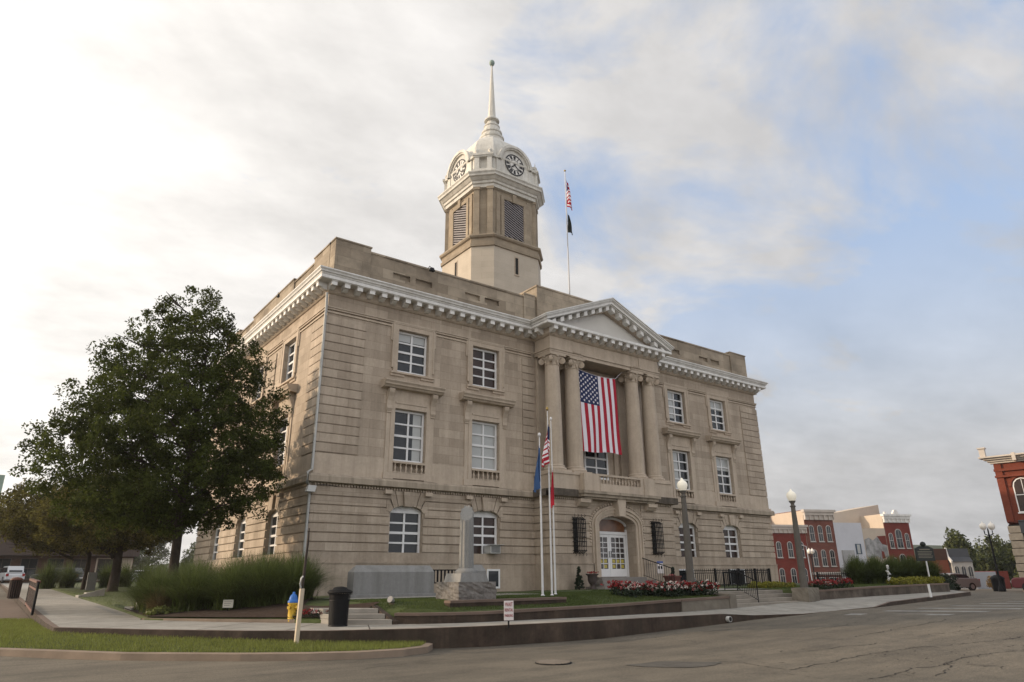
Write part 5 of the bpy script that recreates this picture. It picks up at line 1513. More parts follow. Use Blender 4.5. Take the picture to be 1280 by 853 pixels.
for (x, y, l) in ((12.3, -1.95, 'left of the entrance steps'), (18.55, -2.2, 'right of the entrance steps')):
    t = thing('cone_topiary', 'dark clipped cone evergreen ' + l, 'topiary', (x, y, 0))
    cs = []; rs = []
    for i in range(60):
        h_ = random.uniform(.08, 1.0); a = random.uniform(0, 6.28); rr_ = (1.05 - h_) * .24 * random.uniform(.4, 1)
        cs.append((rr_ * math.cos(a), rr_ * math.sin(a), h_)); rs.append(.07)
    leaf_cloud('foliage', DLEAF, cs, rs, 60, .03, t)
    b = MB(); b.tube([(0, 0, -.05), (0, 0, .9)], .02); b.build('stem', BARK, t)
def flower_clump(n_, cx, cy, rad, h, mats, parent, leafm=DLEAF):
    cs = [(random.gauss(0, rad * .45), random.gauss(0, rad * .45), random.uniform(.03, h * .8)) for _ in range(14)]
    leaf_cloud('foliage', leafm, cs, [rad * .45] * 14, 26, .035, parent)
    k = 0
    for m_, q in mats:
        cs = [(random.gauss(0, rad * .42), random.gauss(0, rad * .42), random.uniform(h * .55, h)) for _ in range(q)]
        leaf_cloud('blossoms', m_, cs, [.05] * q, 9, .028, parent)
ur = thing('urn_planter', 'dark footed urn with red flowers left of the entrance steps', 'planter', (12.95, -2.15, 0))
b = MB(); b.box(-.17, .17, -.17, .17, 0, .06); b.lathe([(.14, .06), (.08, .14), (.07, .22), (.17, .30), (.22, .45), (.22, .62), (.30, .68), (.31, .72), (.26, .72)], seg=18); b.build('urn', URN, ur)
fl_ = bpy.data.objects.new('flowers', None)
cs = [(random.gauss(0, .12), random.gauss(0, .12), .76 + random.uniform(0, .05)) for _ in range(12)]; leaf_cloud('flowers', RED_P, cs, [.05] * 12, 14, .03, ur)
ur = thing('box_planter', 'brown square planter with flowers right of the entrance steps', 'planter', (18.0, -2.6, 0))
b = MB(); b.hexa([(-.22, -.22, 0), (.22, -.22, 0), (.22, .22, 0), (-.22, .22, 0), (-.30, -.28, .52), (.30, -.28, .52), (.30, .28, .52), (-.30, .28, .52)]); b.box(-.34, .34, -.32, .32, .52, .60); b.build('box', TERRA, ur)
leaf_cloud('flowers', PNK_P, [(random.gauss(0, .15), random.gauss(0, .12), .64) for _ in range(10)], [.05] * 10, 12, .03, ur)

# flower beds: individual mounds
spots = []
for i in range(17):
    t = i / 16; x = lerp(7.9, 11.6, t) ; y = lerp(-8.9, -9.9, t) + random.uniform(-.3, .3)
    spots.append((x, y, .30, i % 4, 'courthouse flower bed behind the low wall'))
for i in range(9):
    spots.append((lerp(9.2, 11.4, i / 8), -9.2 + random.uniform(-.3, .5), .26, (i * 2 + 1) % 4, 'b'))
protos = {}
def mound(kind):
    t = thing('flower_mound', '', 'flowers', (0, 0, 0), 0, 'bedding flowers')
    mats = [[(RED_P, 46)], [(WHT_P, 20), (PNK_P, 8), (RED_P, 10)], [(RED_P, 40), (PNK_P, 8)], [(WHT_P, 18), (RED_P, 12)]][kind]
    flower_clump(0, 0, 0, .28, .34, mats, t); return t
COLN = ['bright red', 'white and pink', 'red and pink', 'mostly white']
GRP = 'bedding flowers'
def place_mound(x, y, z, s, kind, label, group):
    if kind not in protos: protos[kind] = mound(kind); t = protos[kind]
    else: t = copy_tree(protos[kind])
    t.location = (x, y, z); t.rotation_euler = (0, 0, random.uniform(0, 6)); t.scale = (s, s, s)
    t['label'] = label; t['group'] = group
ORD = 'first second third fourth fifth sixth seventh eighth ninth tenth eleventh twelfth thirteenth fourteenth fifteenth sixteenth seventeenth'.split(); fi = 0
for (x, y, s, k, w_) in spots:
    place_mound(x, y, LZ(x, y) + .02, s / .28 * random.uniform(1.0, 1.35), k, COLN[k] + ' flower mound, ' + ORD[fi % 17] + (' from left, front row by the left lamp' if fi < 17 else ' from left, back row by the left lamp'), 'bedding flowers')
    fi += 1
for i in range(6):
    x = 18.2 + i * .55; k = (0, 2, 1, 0, 2, 0)[i]
    place_mound(x, -9.9 + random.uniform(-.1, .2), LZ(x, -9.9), random.uniform(.9, 1.2), k, COLN[k] + ' flower mound, ' + ORD[i] + ' right of the right lamp post', 'bedding flowers')
for i in range(5):
    k = (2, 1, 3, 3, 1)[i]
    place_mound(-2.55 + i * .17, -7.25 - i * .20 + random.uniform(-.03, .05), -.44, .72, k, COLN[k] + ' flower mound, ' + ORD[i] + ' between hydrant and litter bin', 'bedding flowers')
t = thing('shrub_clump', 'low yellow-green shrub left of the right lamp post', 'shrub', (18.9, -7.5, .02))
leaf_cloud('foliage', YLEAF, [(random.uniform(-1.4, 1.4), random.uniform(-.3, .3), random.uniform(.05, .22)) for _ in range(60)], [.15] * 60, 60, .045, t)
t = thing('shrub_clump', 'long low yellow-green hedge above the right-hand wall', 'hedge', (28.4, -9.75, .08))
leaf_cloud('foliage', YLEAF, [(random.uniform(-2.6, 2.6), random.uniform(-.35, .35), random.uniform(.05, .28)) for _ in range(110)], [.16] * 110, 60, .045, t)
t = thing('shrub_clump', 'pale green succulent-like plant at the left end of the tall grass bed', 'plant', (-5.35, -2.9, -.42))
leaf_cloud('foliage', material('pale_leaves', (0.15, 0.17, 0.05), 0.6, 0.1, 2, island=0.3, trans=0.2), [(random.uniform(-.4, .4), random.uniform(-.3, .3), random.uniform(.05, .2)) for _ in range(24)], [.12] * 24, 40, .05, t)

# ornamental grass clumps
def grass_clump(x, y, z, h, spread, n, width, label, group, dry=False, name='ornamental_grass', cat='ornamental grass'):
    a = RNG.uniform(0, 2 * np.pi, n); L_ = h * RNG.uniform(.55, 1.12, n); out_ = spread * RNG.uniform(.05, 1.0, n) ** .8
    base = RNG.normal(0, .13 * spread, (n, 2)); seg = 4
    V = np.zeros((n, (seg + 1) * 2, 3)); ta = a + RNG.normal(0, .8, n)
    for k in range(seg + 1):
        t = k / seg
        rr_ = out_ * (t ** 1.55) * 1.15; zz = L_ * (1.28 * t - .42 * t ** 2.4 * (out_ / spread) * 1.9)
        px = base[:, 0] + np.cos(a) * rr_; py = base[:, 1] + np.sin(a) * rr_
        w = width * (1 - t * .8)
        V[:, 2 * k] = np.stack([px - np.sin(ta) * w, py + np.cos(ta) * w, zz], 1); V[:, 2 * k + 1] = np.stack([px + np.sin(ta) * w, py - np.cos(ta) * w, zz], 1)
    i0 = np.arange(n)[:, None] * (seg + 1) * 2
    F = np.concatenate([np.stack([i0[:, 0] + 2 * k, i0[:, 0] + 2 * k + 1, i0[:, 0] + 2 * k + 3, i0[:, 0] + 2 * k + 2], 1) for k in range(seg)])
    o = np_mesh(name, V.reshape(-1, 3), F, ORND if dry else ORN, None, (x, y, z))
    return tag(o, label, cat, group)
gpos = [(-5.2, -1.6, 1.25, 1.0), (-4.5, -2.9, 1.3, 1.0), (-4.2, -1.3, 1.45, 1.0), (-3.7, -4.0, 1.3, .95), (-3.2, -2.6, 1.5, 1.0), (-2.9, -4.6, 1.38, .95), (-2.3, -3.3, 1.42, 1.0), (-2.25, -5.1, 1.28, .9), (-1.7, -4.1, 1.35, .9), (-5.1, .2, 1.25, 1.0), (-3.6, .2, 1.35, 1.0), (-2.2, -1.4, 1.5, 1.0)]
for i, (x, y, h, s) in enumerate(gpos):
    grass_clump(x, y, LZ(x, y), h * .90, s * 1.38, 3400, .0085, 'tall arching green ornamental grass clump massed in the corner bed by the left front corner', 'tall grasses in the corner bed')
grass_clump(-5.35, -2.4, -.42, .75, .8, 700, .007, 'dry straw-coloured drooping grass at the left end of the corner bed', None, dry=True)
for i in range(7):
    grass_clump(-4.9 + i * 1.25 - (1.2 if i < 2 else 0), 33 + (i % 2) * 1.2, .05, 1.7, 1.4, 900, .018, 'tall green ornamental grass clump in the far row beyond the tree trunks', 'far left row of tall grasses')
for i in range(9):
    grass_clump(27.6 + i * .44, -7.0 - i * .27 + (i % 2) * .35, .08, 1.2, .95, 2600, .012, 'tall green ornamental grass clump in the row behind the historical marker', 'right-hand row of tall grasses')

# street lamps with single globe
def lamp(label, x, y, z0, z1, tilt=0):
    t = thing('street_lamp', label, 'street lamp', (x, y, z0)); h = z1 - z0
    b = MB(); b.lathe([(.165, -.05), (.155, .5), (.145, .6), (.13, h * .5), (.09, h - .72), (.08, h - .66)], seg=8, smooth=False); b.build('post', POST, t)
    b = MB(); b.lathe([(.10, h - .72), (.13, h - .68), (.08, h - .64), (.07, h - .58), (.13, h - .50), (.14, h - .46)], seg=14); b.build('globe_holder', POST, t)
    b = MB(); b.lathe([(.11, h - .47), (.17, h - .38), (.20, h - .28), (.20, h - .20), (.165, h - .12), (.10, h - .07), (.065, h - .05), (.025, h + .03), (.0, h + .05)], seg=20); b.build('globe', GLOBE, t)
    return t
lamp('concrete street lamp with lit globe behind the flower bed left of the wide steps', 11.62, -9.0, -.03, 4.22)
lamp('concrete street lamp with lit globe on a stone block right of the wide steps', 17.22, -10.2, .10, 4.03)
t = thing('lamp_plinth', 'pale rough stone block carrying the right lamp post at the wall end', 'plinth', (17.0, -10.35, -.45))
rough_box(.40, .36, -.2, .55, amp=.012, seed=9).build('block', STW, t)

# iron fences with posts
def iron_fence(label, pts, h, spac=.125, finial=True, post_every=None):
    t = thing('iron_fence', label, 'fence', pts[0])
    o = Vector(pts[0])
    for (a, c) in zip(pts[:-1], pts[1:]):
        a = Vector(a) - o; c = Vector(c) - o; n_ = max(2, int((c - a).length / spac))
        b = MB(); 
        for zz in (.12, h - .18, h - .06): b.tube([a + Vector((0, 0, zz)), c + Vector((0, 0, zz))], .018, 6)
        b.build('rail', BLACK, t)
        b = MB()
        for i in range(1, n_):
            p = a.lerp(c, i / n_); b.tube([p, p + Vector((0, 0, h)), p + Vector((0, 0, h + .06))], [.017, .017, .002], 5)
        tag(b.build('picket', BLACK, t), kind='stuff')
    for p in pts:
        p = Vector(p) - o; b = MB(); b.box(p.x - .04, p.x + .04, p.y - .04, p.y + .04, -.05, h + .05); b.build('post', BLACK, t)
    return t
iron_fence('black iron railing round the basement area at the right end of the front', [(20.9, -.3, .02), (20.9, -3.0, .02), (22.9, -3.0, .02), (24.4, -3.0, .02), (25.75, -3.0, .02), (25.75, -.3, .02)], .88)
iron_fence('spiked black iron fence on the right-hand lawn beyond the lamp post', [(24.5, -6.6, .05), (28.0, -7.0, .08), (30.4, -7.3, .1), (32.0, -7.5, .1)], .62, .17)
for (x, y, l) in ((28.0, -6.95, 'left'), (30.4, -7.25, 'right')):
    t = thing('fence_post', 'dark iron gate post with pointed finial, the ' + l + ' of two in the spiked fence', 'post', (x, y, .08))
    b = MB(); b.lathe([(.10, 0), (.10, .06), (.07, .08), (.065, .62), (.09, .66), (.09, .70), (.05, .74), (.09, .82), (.06, .90), (.01, 1.02)], seg=10); b.build('post', URN, t)

# window air conditioners
for (x, z, l) in ((8.72, 1.62, 'boxy window air conditioner in the ground floor window behind the column monument'), (22.3, .1, 'boxy window air conditioner in the basement window right of the left lamp')):
    t = thing('air_conditioner', l, 'air conditioner', (x, -.02, z))
    b = MB(); b.box(-.28, .28, -.32, .25, 0, .36); b.build('casing', ACW, t, bevel=.015)
    b = MB()
    for i in range(6): b.box(-.24, .24, -.328, -.321, .05 + i * .048, .075 + i * .048)
    b.box(-.25, .25, -.3245, -.3205, .03, .33) if False else None
    b.build('grille', BLACK, t)
    if z > 1: b = MB(); b.box(-.40, .42, -.42, .0, .375, .39); b.build('cover', ACW, t)

# historical marker
HM = thing('historical_marker', 'dark cast metal historical marker with emblem on a pale post right of the wall', 'historical marker', (29.9, -9.65, .08), R_(-30)); HM.scale = (1.14, 1.14, 1.14)
b = MB(); b.tube([(0, 0, 0), (0, 0, 1.0)], .035); b.build('post', STEEL, HM)
b = MB(); b.box(-.46, .46, -.03, .03, 1.0, 1.56); b.hexa([(-.46, -.03, 1.56), (.46, -.03, 1.56), (.46, .03, 1.56), (-.46, .03, 1.56), (-.22, -.03, 1.66), (.22, -.03, 1.66), (.22, .03, 1.66), (-.22, .03, 1.66)]); b.build('marker_panel', MARKG, HM, bevel=.012)
b = MB(); b.lathe([(0, -.12), (.08, -.1), (.13, 0), (.09, .09), (.0, .13)], (0, 0, 1.74), seg=12); b.build('emblem', MARKG, HM)
b = MB(); b.box(-.26, .26, -.038, -.031, 1.49, 1.53)
for i in range(5): b.box(-.36 + .02 * (i % 2), .36 - .03 * (i % 3), -.036, -.031, 1.40 - i * .065, 1.425 - i * .065)
b.build('raised_lettering', MARKT, HM)
# small white post by the kerb and white figure
t = thing('kerb_post', 'short white post beside the right-hand wall above the kerb', 'post', (22.6, -12.7, -.35)); b = MB(); b.hexa([(-.05, -.03, 0), (.05, -.03, 0), (.05, .03, 0), (-.05, .03, 0), (-.08, -.03, .52), (.02, -.03, .52), (.02, .03, .52), (-.08, .03, .52)]); b.build('post', SASH, t)
t = thing('yard_sculpture', 'small twisted white and silver metal sculpture before the right-hand tall grasses', 'sculpture', (25.9, -9.5, .08)); t.scale = (.85, .85, .85)
b = MB(); b.tube([(0, 0, 0), (.05, 0, .25), (-.08, .02, .45), (.10, 0, .62), (-.02, 0, .80), (.08, 0, .95)], [.06, .09, .05, .10, .06, .08], 7); b.build('body', STEEL, t)
b = MB(); b.tube([(-.25, 0, .78), (0, 0, .70), (.3, 0, .55)], [.02, .07, .02], 6); b.tube([(-.12, 0, .3), (.16, 0, .42)], [.06, .02], 6); b.lathe([(0, -.08), (.07, -.03), (.08, .03), (0, .09)], (.05, 0, 1.03), seg=8); b.build('arms', WHITE, t)

# left side: guard rail and bin, small stone
RLt = thing('guard_railing', 'red-brown slatted railing panel at the left edge of the sidewalk', 'railing', (-8.42, .9, -.42))
b = MB(); b.tube([(0, 0, 0), (0, 0, 1.0)], .04); b.build('post', BLACK, RLt); b = MB(); b.tube([(.1, 6.5, .1), (.1, 6.5, 1.1)], .04); b.build('post', BLACK, RLt)
b = MB(); b.hexa([(-.06, 0, .96), (.06, 0, .96), (.16, 6.5, 1.06), (.04, 6.5, 1.06), (-.06, 0, 1.03), (.06, 0, 1.03), (.16, 6.5, 1.13), (.04, 6.5, 1.13)]); b.hexa([(-.02, 0, .72), (.02, 0, .72), (.12, 6.5, .82), (.08, 6.5, .82), (-.02, 0, .78), (.02, 0, .78), (.12, 6.5, .88), (.08, 6.5, .88)]); b.hexa([(-.04, 0, .08), (.04, 0, .08), (.14, 6.5, .18), (.06, 6.5, .18), (-.04, 0, .15), (.04, 0, .15), (.14, 6.5, .25), (.06, 6.5, .25)]); b.build('rail', WOODR, RLt)
b = MB()
for i in range(30):
    y = .2 + i * .215; xo = .1 * y / 6.5; b.box(xo - .012, xo + .012, y - .03, y + .03, .12 + xo, 1.0 + xo)
tag(b.build('slat', material('dark_slats', (0.04, 0.022, 0.018), 0.6), RLt), kind='stuff')
t = thing('slatted_bin', 'small brown slatted litter bin behind the railing panel at far left', 'trash bin', (-8.5, 15.5, -.2)); t.scale = (.75, .75, 1)
b = MB()
for i in range(16):
    a = 2 * math.pi * i / 16; b.tube([(.3 * math.cos(a), .3 * math.sin(a), .05), (.32 * math.cos(a), .32 * math.sin(a), .85)], .035, 5)
b.build('slats', MATS['dark_slats'], t); b = MB(); b.lathe([(.26, .02), (.27, .86)], seg=16); b.build('liner', BLACK, t); b = MB(); b.lathe([(.36, .86), (.37, .9), (.2, .98), (0, 1.0)], seg=16); b.build('lid', WOODR, t)
t = thing('memorial_stone', 'upright grey memorial stone beside the far tree trunks', 'memorial', (-4.25, 25.5, -.05)); rough_box(.25, .12, 0, 1.15, amp=.01, seed=4).build('stone', GRAN, t)
for (x, y, l) in ((-5.4, 15.2, 'far'), (-5.2, 1.2, 'near')):
    t = thing('stone_steps', 'low stone steps up from the left sidewalk to the lawn, the ' + l + ' flight', 'steps', (x, y, LZ(x, y)))
    for k in range(2):
        b = MB(); b.box(-.5 + k * .35, .5, -.6, .6, -.1 + .12 * k, .06 + .12 * k); b.build('step', CONC, t)
    b = MB(); b.hexa([(-.5, -.8, -.1), (.6, -.8, -.1), (.6, -.62, -.1), (-.5, -.62, -.1), (-.5, -.8, .05), (.6, -.8, .38), (.6, -.62, .38), (-.5, -.62, .05)]); b.build('cheek', CONC, t)

# ------------------------------------------------------------ trees
def tree(name, label, x, y, z, H, trunk_r, trunk_h, env, leafm, nclust, nleaf, lsize, group=None, cat='tree', seed=1, clus_r=.5, squash=1.0, off_c=(0, 0), limbs=26, shift=(0, 0)):
    """env: list of (height, radius) of the crown envelope"""
    rn = random.Random(seed); rg = np.random.default_rng(seed)
    t = thing(name, label, cat, (x, y, z), 0, group)
    b = MB(); b.tube([(0, 0, -.2), (0, 0, .15), (.03, 0, trunk_h * .5), (.0, .03, trunk_h), (off_c[0] * .5, off_c[1] * .5, lerp(trunk_h, H, .5)), (off_c[0], off_c[1], H * .9)], [trunk_r * 1.5, trunk_r * 1.05, trunk_r * .9, trunk_r * .82, trunk_r * .42, trunk_r * .08], 10)
    b.build('trunk', BARK, t)
    eh = [e[0] for e in env]; er = [e[1] for e in env]
    cs = []; rs = []; lb = MB()
    az0 = rn.uniform(0, 6)
    for i in range(limbs):
        hb = lerp(trunk_h * .85, H * .86, (i / limbs) ** 1.05); a = az0 + i * 2.4
        ht = min(hb + rn.uniform(.3, 1.4) * H / 12, eh[-1]); rr_ = interp(ht, eh, er) * rn.uniform(.6, .82)
        ce = Vector((off_c[0] * hb / H, off_c[1] * hb / H, hb)); tip = Vector((shift[0] + off_c[0] + rr_ * math.cos(a), shift[1] + off_c[1] + rr_ * math.sin(a) * squash, ht))
        mid = ce.lerp(tip, .5) + Vector((0, 0, .25))
        lb.tube([ce, mid, tip], [trunk_r * .36 * (1 - i / limbs * .6), trunk_r * .2 * (1 - i / limbs * .6), .012], 6)
        for k in range(4):
            s = rn.uniform(.3, 1); p = ce.lerp(mid, min(1, s * 2)) if s < .5 else mid.lerp(tip, s * 2 - 1)
            q = p + Vector((rn.uniform(-.8, .8), rn.uniform(-.8, .8), rn.uniform(-.1, .7))) * (H / 12)
            lb.tube([p, q], [.03 * H / 12, .008], 4)
    lb.build('limbs', BARK, t)
    # clumps through the envelope, denser near the shell, ragged edge
    while len(cs) < nclust:
        h = rn.uniform(eh[0], eh[-1]); R = interp(h, eh, er)
        if rn.random() > (R / max(er)) ** (1.9 if h > eh[-1] * .62 else 1.1): continue
        a = rn.uniform(0, 6.283); lob = min(1 + .10 * math.sin(a * 3 + h * 1.3 + seed) + .07 * math.sin(a * 5 - h * 2.1) + rn.gauss(0, .04), 1.13)
        s = rn.random() ** .45 * lob
        cs.append((shift[0] + off_c[0] * h / H + R * s * math.cos(a), shift[1] + off_c[1] * h / H + R * s * math.sin(a) * squash, h + rn.gauss(0, .15))); rs.append(clus_r * rn.uniform(.6, 1.25))
    leaf_cloud('crown', leafm, cs, rs, nleaf, lsize, t, rng=rg)
    return t
env_big = [(2.7, 2.0), (3.3, 3.4), (4.4, 4.2), (6.0, 4.3), (7.3, 3.8), (8.7, 3.1), (10.2, 2.35), (11.4, 1.5), (12.2, .6)]
tree('oak_tree', 'large dense dark green tree covering the left side of the courthouse', -4.45, 1.2, -.30, 12.1, .19, 2.9, env_big, LEAF, 1560, 90, .060, seed=5, clus_r=.33, limbs=44, off_c=(.1, 0), shift=(-.62, .45))
env_m = [(2.5, 1.8), (3.1, 3.6), (4.1, 4.3), (5.1, 3.8), (6.0, 2.5), (6.6, 1.0)]
tree('maple_tree', 'low spreading brownish green tree beyond the oak, with the thicker of two trunks', -3.5, 21.8, -.05, 6.9, .30, 2.3, env_m, LEAF2, 720, 62, .085, seed=8, clus_r=.42, off_c=(-1.0, 0))
tree('maple_tree', 'low spreading brownish green tree furthest left, with the thinner trunk', -4.4, 27.6, .02, 7.0, .17, 2.2, [(h, r_ * 1.1) for h, r_ in env_m], LEAF2, 700, 52, .095, seed=13, clus_r=.45, off_c=(-3.2, 0))

# ------------------------------------------------------------ background buildings
DULLW = material('dull_white_window_paint', (0.46, 0.44, 0.41), 0.7, 0.08, 2)
def arch_win(b_f, b_g, fr, uu, z0, z1, w, arched=True, d=.02):
    n_ = 6
    def shape(hw_, zb, zt):
        p = [(uu - hw_, zb), (uu + hw_, zb)]
        if arched: sp = zt - hw_; p += [(uu + hw_ * math.cos(math.pi * i / n_), sp + hw_ * math.sin(math.pi * i / n_)) for i in range(n_ + 1)]
        else: p += [(uu + hw_, zt), (uu - hw_, zt)]
        return p
    fn = lambda p, dd: fr(p[0], dd, p[1])
    b_f.prism(shape(w / 2, z0, z1), d - .10, d + .04, fn)
    b_g.prism(shape(w / 2 - .085, z0 + .07, z1 - .085), d + .041, d + .048, fn)
    fr.box(b_f, uu - w / 2 - .06, uu + w / 2 + .06, d, d + .14, z0 - .10, z0)
    b_f.prism([(uu - .018, z0 + .1), (uu + .018, z0 + .1), (uu + .018, z1 - .12), (uu - .018, z1 - .12)], d + .049, d + .07, fn)
    fr.box(b_f, uu - w / 2 + .1, uu + w / 2 - .1, d + .049, d + .071, (z0 + z1) / 2 - .03, (z0 + z1) / 2 + .03)
def shop(name, label, org, U, wid, dep, z0, h, wallm, wins=(), cornice=(.5, .5, CORN), cat='building', glassm=GLASS, framem=None):
    U = Vector((*U, 0)).normalized(); Nn = Vector((U.y, -U.x, 0))
    t = thing(name, label, cat, (org[0], org[1], z0))
    fr = Fr((0, 0, 0), U, Nn)
    b = MB(); fr.box(b, 0, wid, -dep, 0, -.5, h); b.build('wall', wallm, t)
    if cornice:
        ch, cp, cm = cornice
        b = MB(); fr.box(b, -.02, wid + .02, -.02, cp * .35, h - ch * 1.5, h - ch * .8); fr.box(b, -.08, wid + .08, -.02, cp * .7, h - ch * .8, h - ch * .35); fr.box(b, -cp * .5, wid + cp * .5, -.1, cp, h - ch * .35, h + .02)
        n_ = int(wid / .7)
        for i in range(n_ + 1): x = wid * i / n_; fr.box(b, x - .07, x + .07, cp * .35, cp * .66, h - ch * 1.45, h - ch * .81)
        b.build('cornice', cm, t)
    for (uu, za, zb, w, ar) in wins:
        bf_, bg_ = MB(), MB(); arch_win(bf_, bg_, fr, uu, za, zb, w, ar)
        wo = bf_.build('window', framem or DULLW, t); bg_.build('pane', glassm, wo)
    return t, fr
UB = (.93, -.37)
# two storey red building at the courthouse edge
def RP(s_): return (75.5 + .9292 * s_, 33.3 - .3697 * s_)
def party(t, fr, dep, h, mat=None, wid=0):
    """plain painted side walls of a row building"""
    b = MB(); fr.box(b, -.05, -.002, -dep, -.06, -.5, h - .05); b.build('side_wall', mat or CREAM, t)
t, fr = shop('brick_building', 'two storey red painted brick building with white cornice just right of the courthouse', RP(1.8), UB, 8.2, 14, -1.2, 8.55, BRICKR,
     [(1.6 + 1.85 * i, 4.1, 6.3, .85, True) for i in range(4)] + [(1.6 + 1.85 * i, .6, 2.7, .85, True) for i in range(4)], (.75, .5, CORN)); party(t, fr, 14, 8.5)
b = MB(); b.tube([fr(6.9, .1, 5.9), fr(7.9, .1, 5.6), fr(8.1, .1, 1.0)], .07); b.build('rain_pipe', SASH, t)
t, fr = shop('brick_building', 'three storey brown brick building with tall narrow arched windows', RP(10.12), UB, 4.85, 16, -1.2, 10.75, BRICKB,
     [(.95 + 1.45 * i, 6.3, 8.6, .82, True) for i in range(3)] + [(.95 + 1.45 * i, 2.9, 5.2, .82, True) for i in range(3)] + [(1.3, .1, 1.4, 1.6, False), (3.5, .1, 1.4, 1.6, False)], (.95, .6, CORN)); party(t, fr, 16, 10.7)
b = MB(); fr.box(b, 0.05, 4.8, .05, .16, 1.75, 2.1); b.build('shopfront_beam', CORN, t)
t, fr = shop('stucco_building', 'pale grey stucco building with one small shuttered window and patched blank wall', RP(15.0), UB, 4.85, 15, -1.2, 9.0, GSTUC, [], None)
b = MB(); fr.box(b, 3.2, 4.2, .0, .05, 4.55, 6.0); wo = b.build('window', material('blue_shutter', (0.05, 0.08, 0.12), 0.6), t); b = MB(); fr.box(b, 3.45, 3.95, .051, .06, 4.65, 5.9); b.build('pane', BLIND, wo)
b = MB(); fr.box(b, .7, 2.7, .0, .25, -.3, 5.1); fr.box(b, .0, 1.2, .0, .35, -.3, 2.7); b.build('patched_panel', material('mottled_grey_plaster', (0.38, 0.38, 0.38), 0.9, 0.15, .8, stain=0.2), t)
b = MB(); fr.box(b, 3.2, 4.85, .0, .14, 2.1, 2.35); fr.box(b, 4.1, 4.2, .0, .08, -.3, 2.1); b.build('door_head', CORN, t)
t, fr = shop('plaster_building', 'two storey building with peeling grey plaster over brick between the grey and red ones', RP(19.87), UB, 4.05, 12, -1.2, 8.25, CREAM, [], None)
pn = [(.1, 4.2), (.1, 6.6), (.9, 6.9), (1.6, 6.5), (2.4, 7.0), (3.0, 6.3), (3.9, 6.2), (3.9, 4.0), (3.2, 4.2), (2.6, 3.7), (1.9, 4.3), (.9, 3.9)]
b = MB(); b.prism(pn, 0, .04, lambda p, d: fr(p[0], d, p[1])); b.build('peeling_plaster', PSTUC, t)
b = MB(); b.prism([(2.4, 7.1), (3.95, 7.2), (3.95, 5.8), (3.1, 6.0)], .041, .06, lambda p, d: fr(p[0], d, p[1])); b.prism([(2.8, 5.0), (3.2, 4.9), (3.3, 4.0), (2.7, 3.9)], .041, .06, lambda p, d: fr(p[0], d, p[1])); b.build('bare_brick', BRICKR, t)
t, fr = shop('brick_building', 'three storey bright red brick building with white parapet and hooded windows, right of the row', RP(23.95), UB, 4.6, 16, -1.2, 10.3, BRICKR,
     [(.85, 5.4, 7.6, .75, True), (2.3, 5.4, 8.2, 1.15, True), (3.75, 5.4, 7.6, .75, True), (.85, 1.8, 4.1, .75, True), (2.3, 1.8, 4.6, 1.15, True), (3.75, 1.8, 4.1, .75, True)], (.8, .5, WHITE)); party(t, fr, 16, 10.4)
b = MB(); fr.box(b, 1.8, 2.8, -.1, .3, 10.32, 10.6); b.prism([(1.9, 10.6), (2.7, 10.6), (2.5, 10.95), (2.1, 10.95)], -.1, .25, lambda p, d: fr(p[0], d, p[1])); fr.box(b, .5, .9, -.3, .0, 10.32, 10.7); b.build('parapet_crest', WHITE, t)
# cream party walls behind the row
t, fr = shop('stucco_building', 'tall cream stucco party wall rising above the grey and peeling buildings', (94.0, 30.8), (.93, -.37), 9.6, 5, -1.2, 10.8, CREAM, [], None)
b = MB(); b.prism([(1.0, 10.8), (9.6, 10.8), (9.6, 12.2)], -5, 0, lambda p, d: fr(p[0], d, p[1])); b.build('sloped_parapet', CREAM, t)
t, fr = shop('stucco_building', 'cream stucco building with chimney stumps seen above the two storey red one', (84.5, 38), (.93, -.37), 9, 6, -1.2, 10.0, CREAM, [], None)
b = MB(); fr.box(b, 2.2, 3.0, -1, -.2, 10.0, 10.9); fr.box(b, 3.4, 3.8, -1, -.2, 10.0, 11.6); b.build('chimney', CREAM, t)
# low mansard building
t, fr = shop('mansard_shop', 'low brick shop with dark slate mansard and three arched white windows', (75.9, 7.5), (.80, -.6), 2.3, 6, -1.2, 3.0, DULLW,
     [(.42, .2, 2.6, .6, True), (1.15, .2, 2.6, .6, True), (1.88, .2, 2.6, .6, True)], None)
b = MB(); b.prism([(0.12, 3.0), (-.3, 3.5), (-.42, 4.4), (-5.9, 4.4), (-5.9, 3.0)], -.03, 2.33, lambda p, u_: fr(u_, p[0], p[1])); b.build('mansard_roof', SLATE, t)
b = MB(); b.prism([(.3, 2.9), (.34, 3.1), (-.18, 3.6), (-.34, 4.5), (-.46, 4.5), (-.3, 3.5), (.1, 2.9)], -.20, -.031, lambda p, u_: fr(u_, p[0], p[1])); b.build('roof_trim', WHITE, t)
b = MB(); fr.box(b, -2.2, -.21, -1.6, -.2, -.5, 3.2); b.build('brick_side', material('orange_brick', (0.22, 0.07, 0.04), 0.88, 0.1, 0.8), t)
b = MB(); fr.box(b, -2.25, -.21, -1.6, -.15, 3.2, 4.4); b.build('brick_upper', BRICKD, t)
shop('low_outbuilding', 'plain white low outbuilding beyond the slate mansard shop', (83.3, 8.6), (.80, -.6), 2.9, 4, -1.4, 2.15, material('grey_white_block', (0.36, 0.37, 0.40), 0.85, 0.05, 0.5), [], None)
shop('low_outbuilding', 'plain dark red low outbuilding behind the tall street bin', (85.8, 6.8), (.80, -.6), 1.3, 4, -1.4, 2.2, BRICKR, [], None)
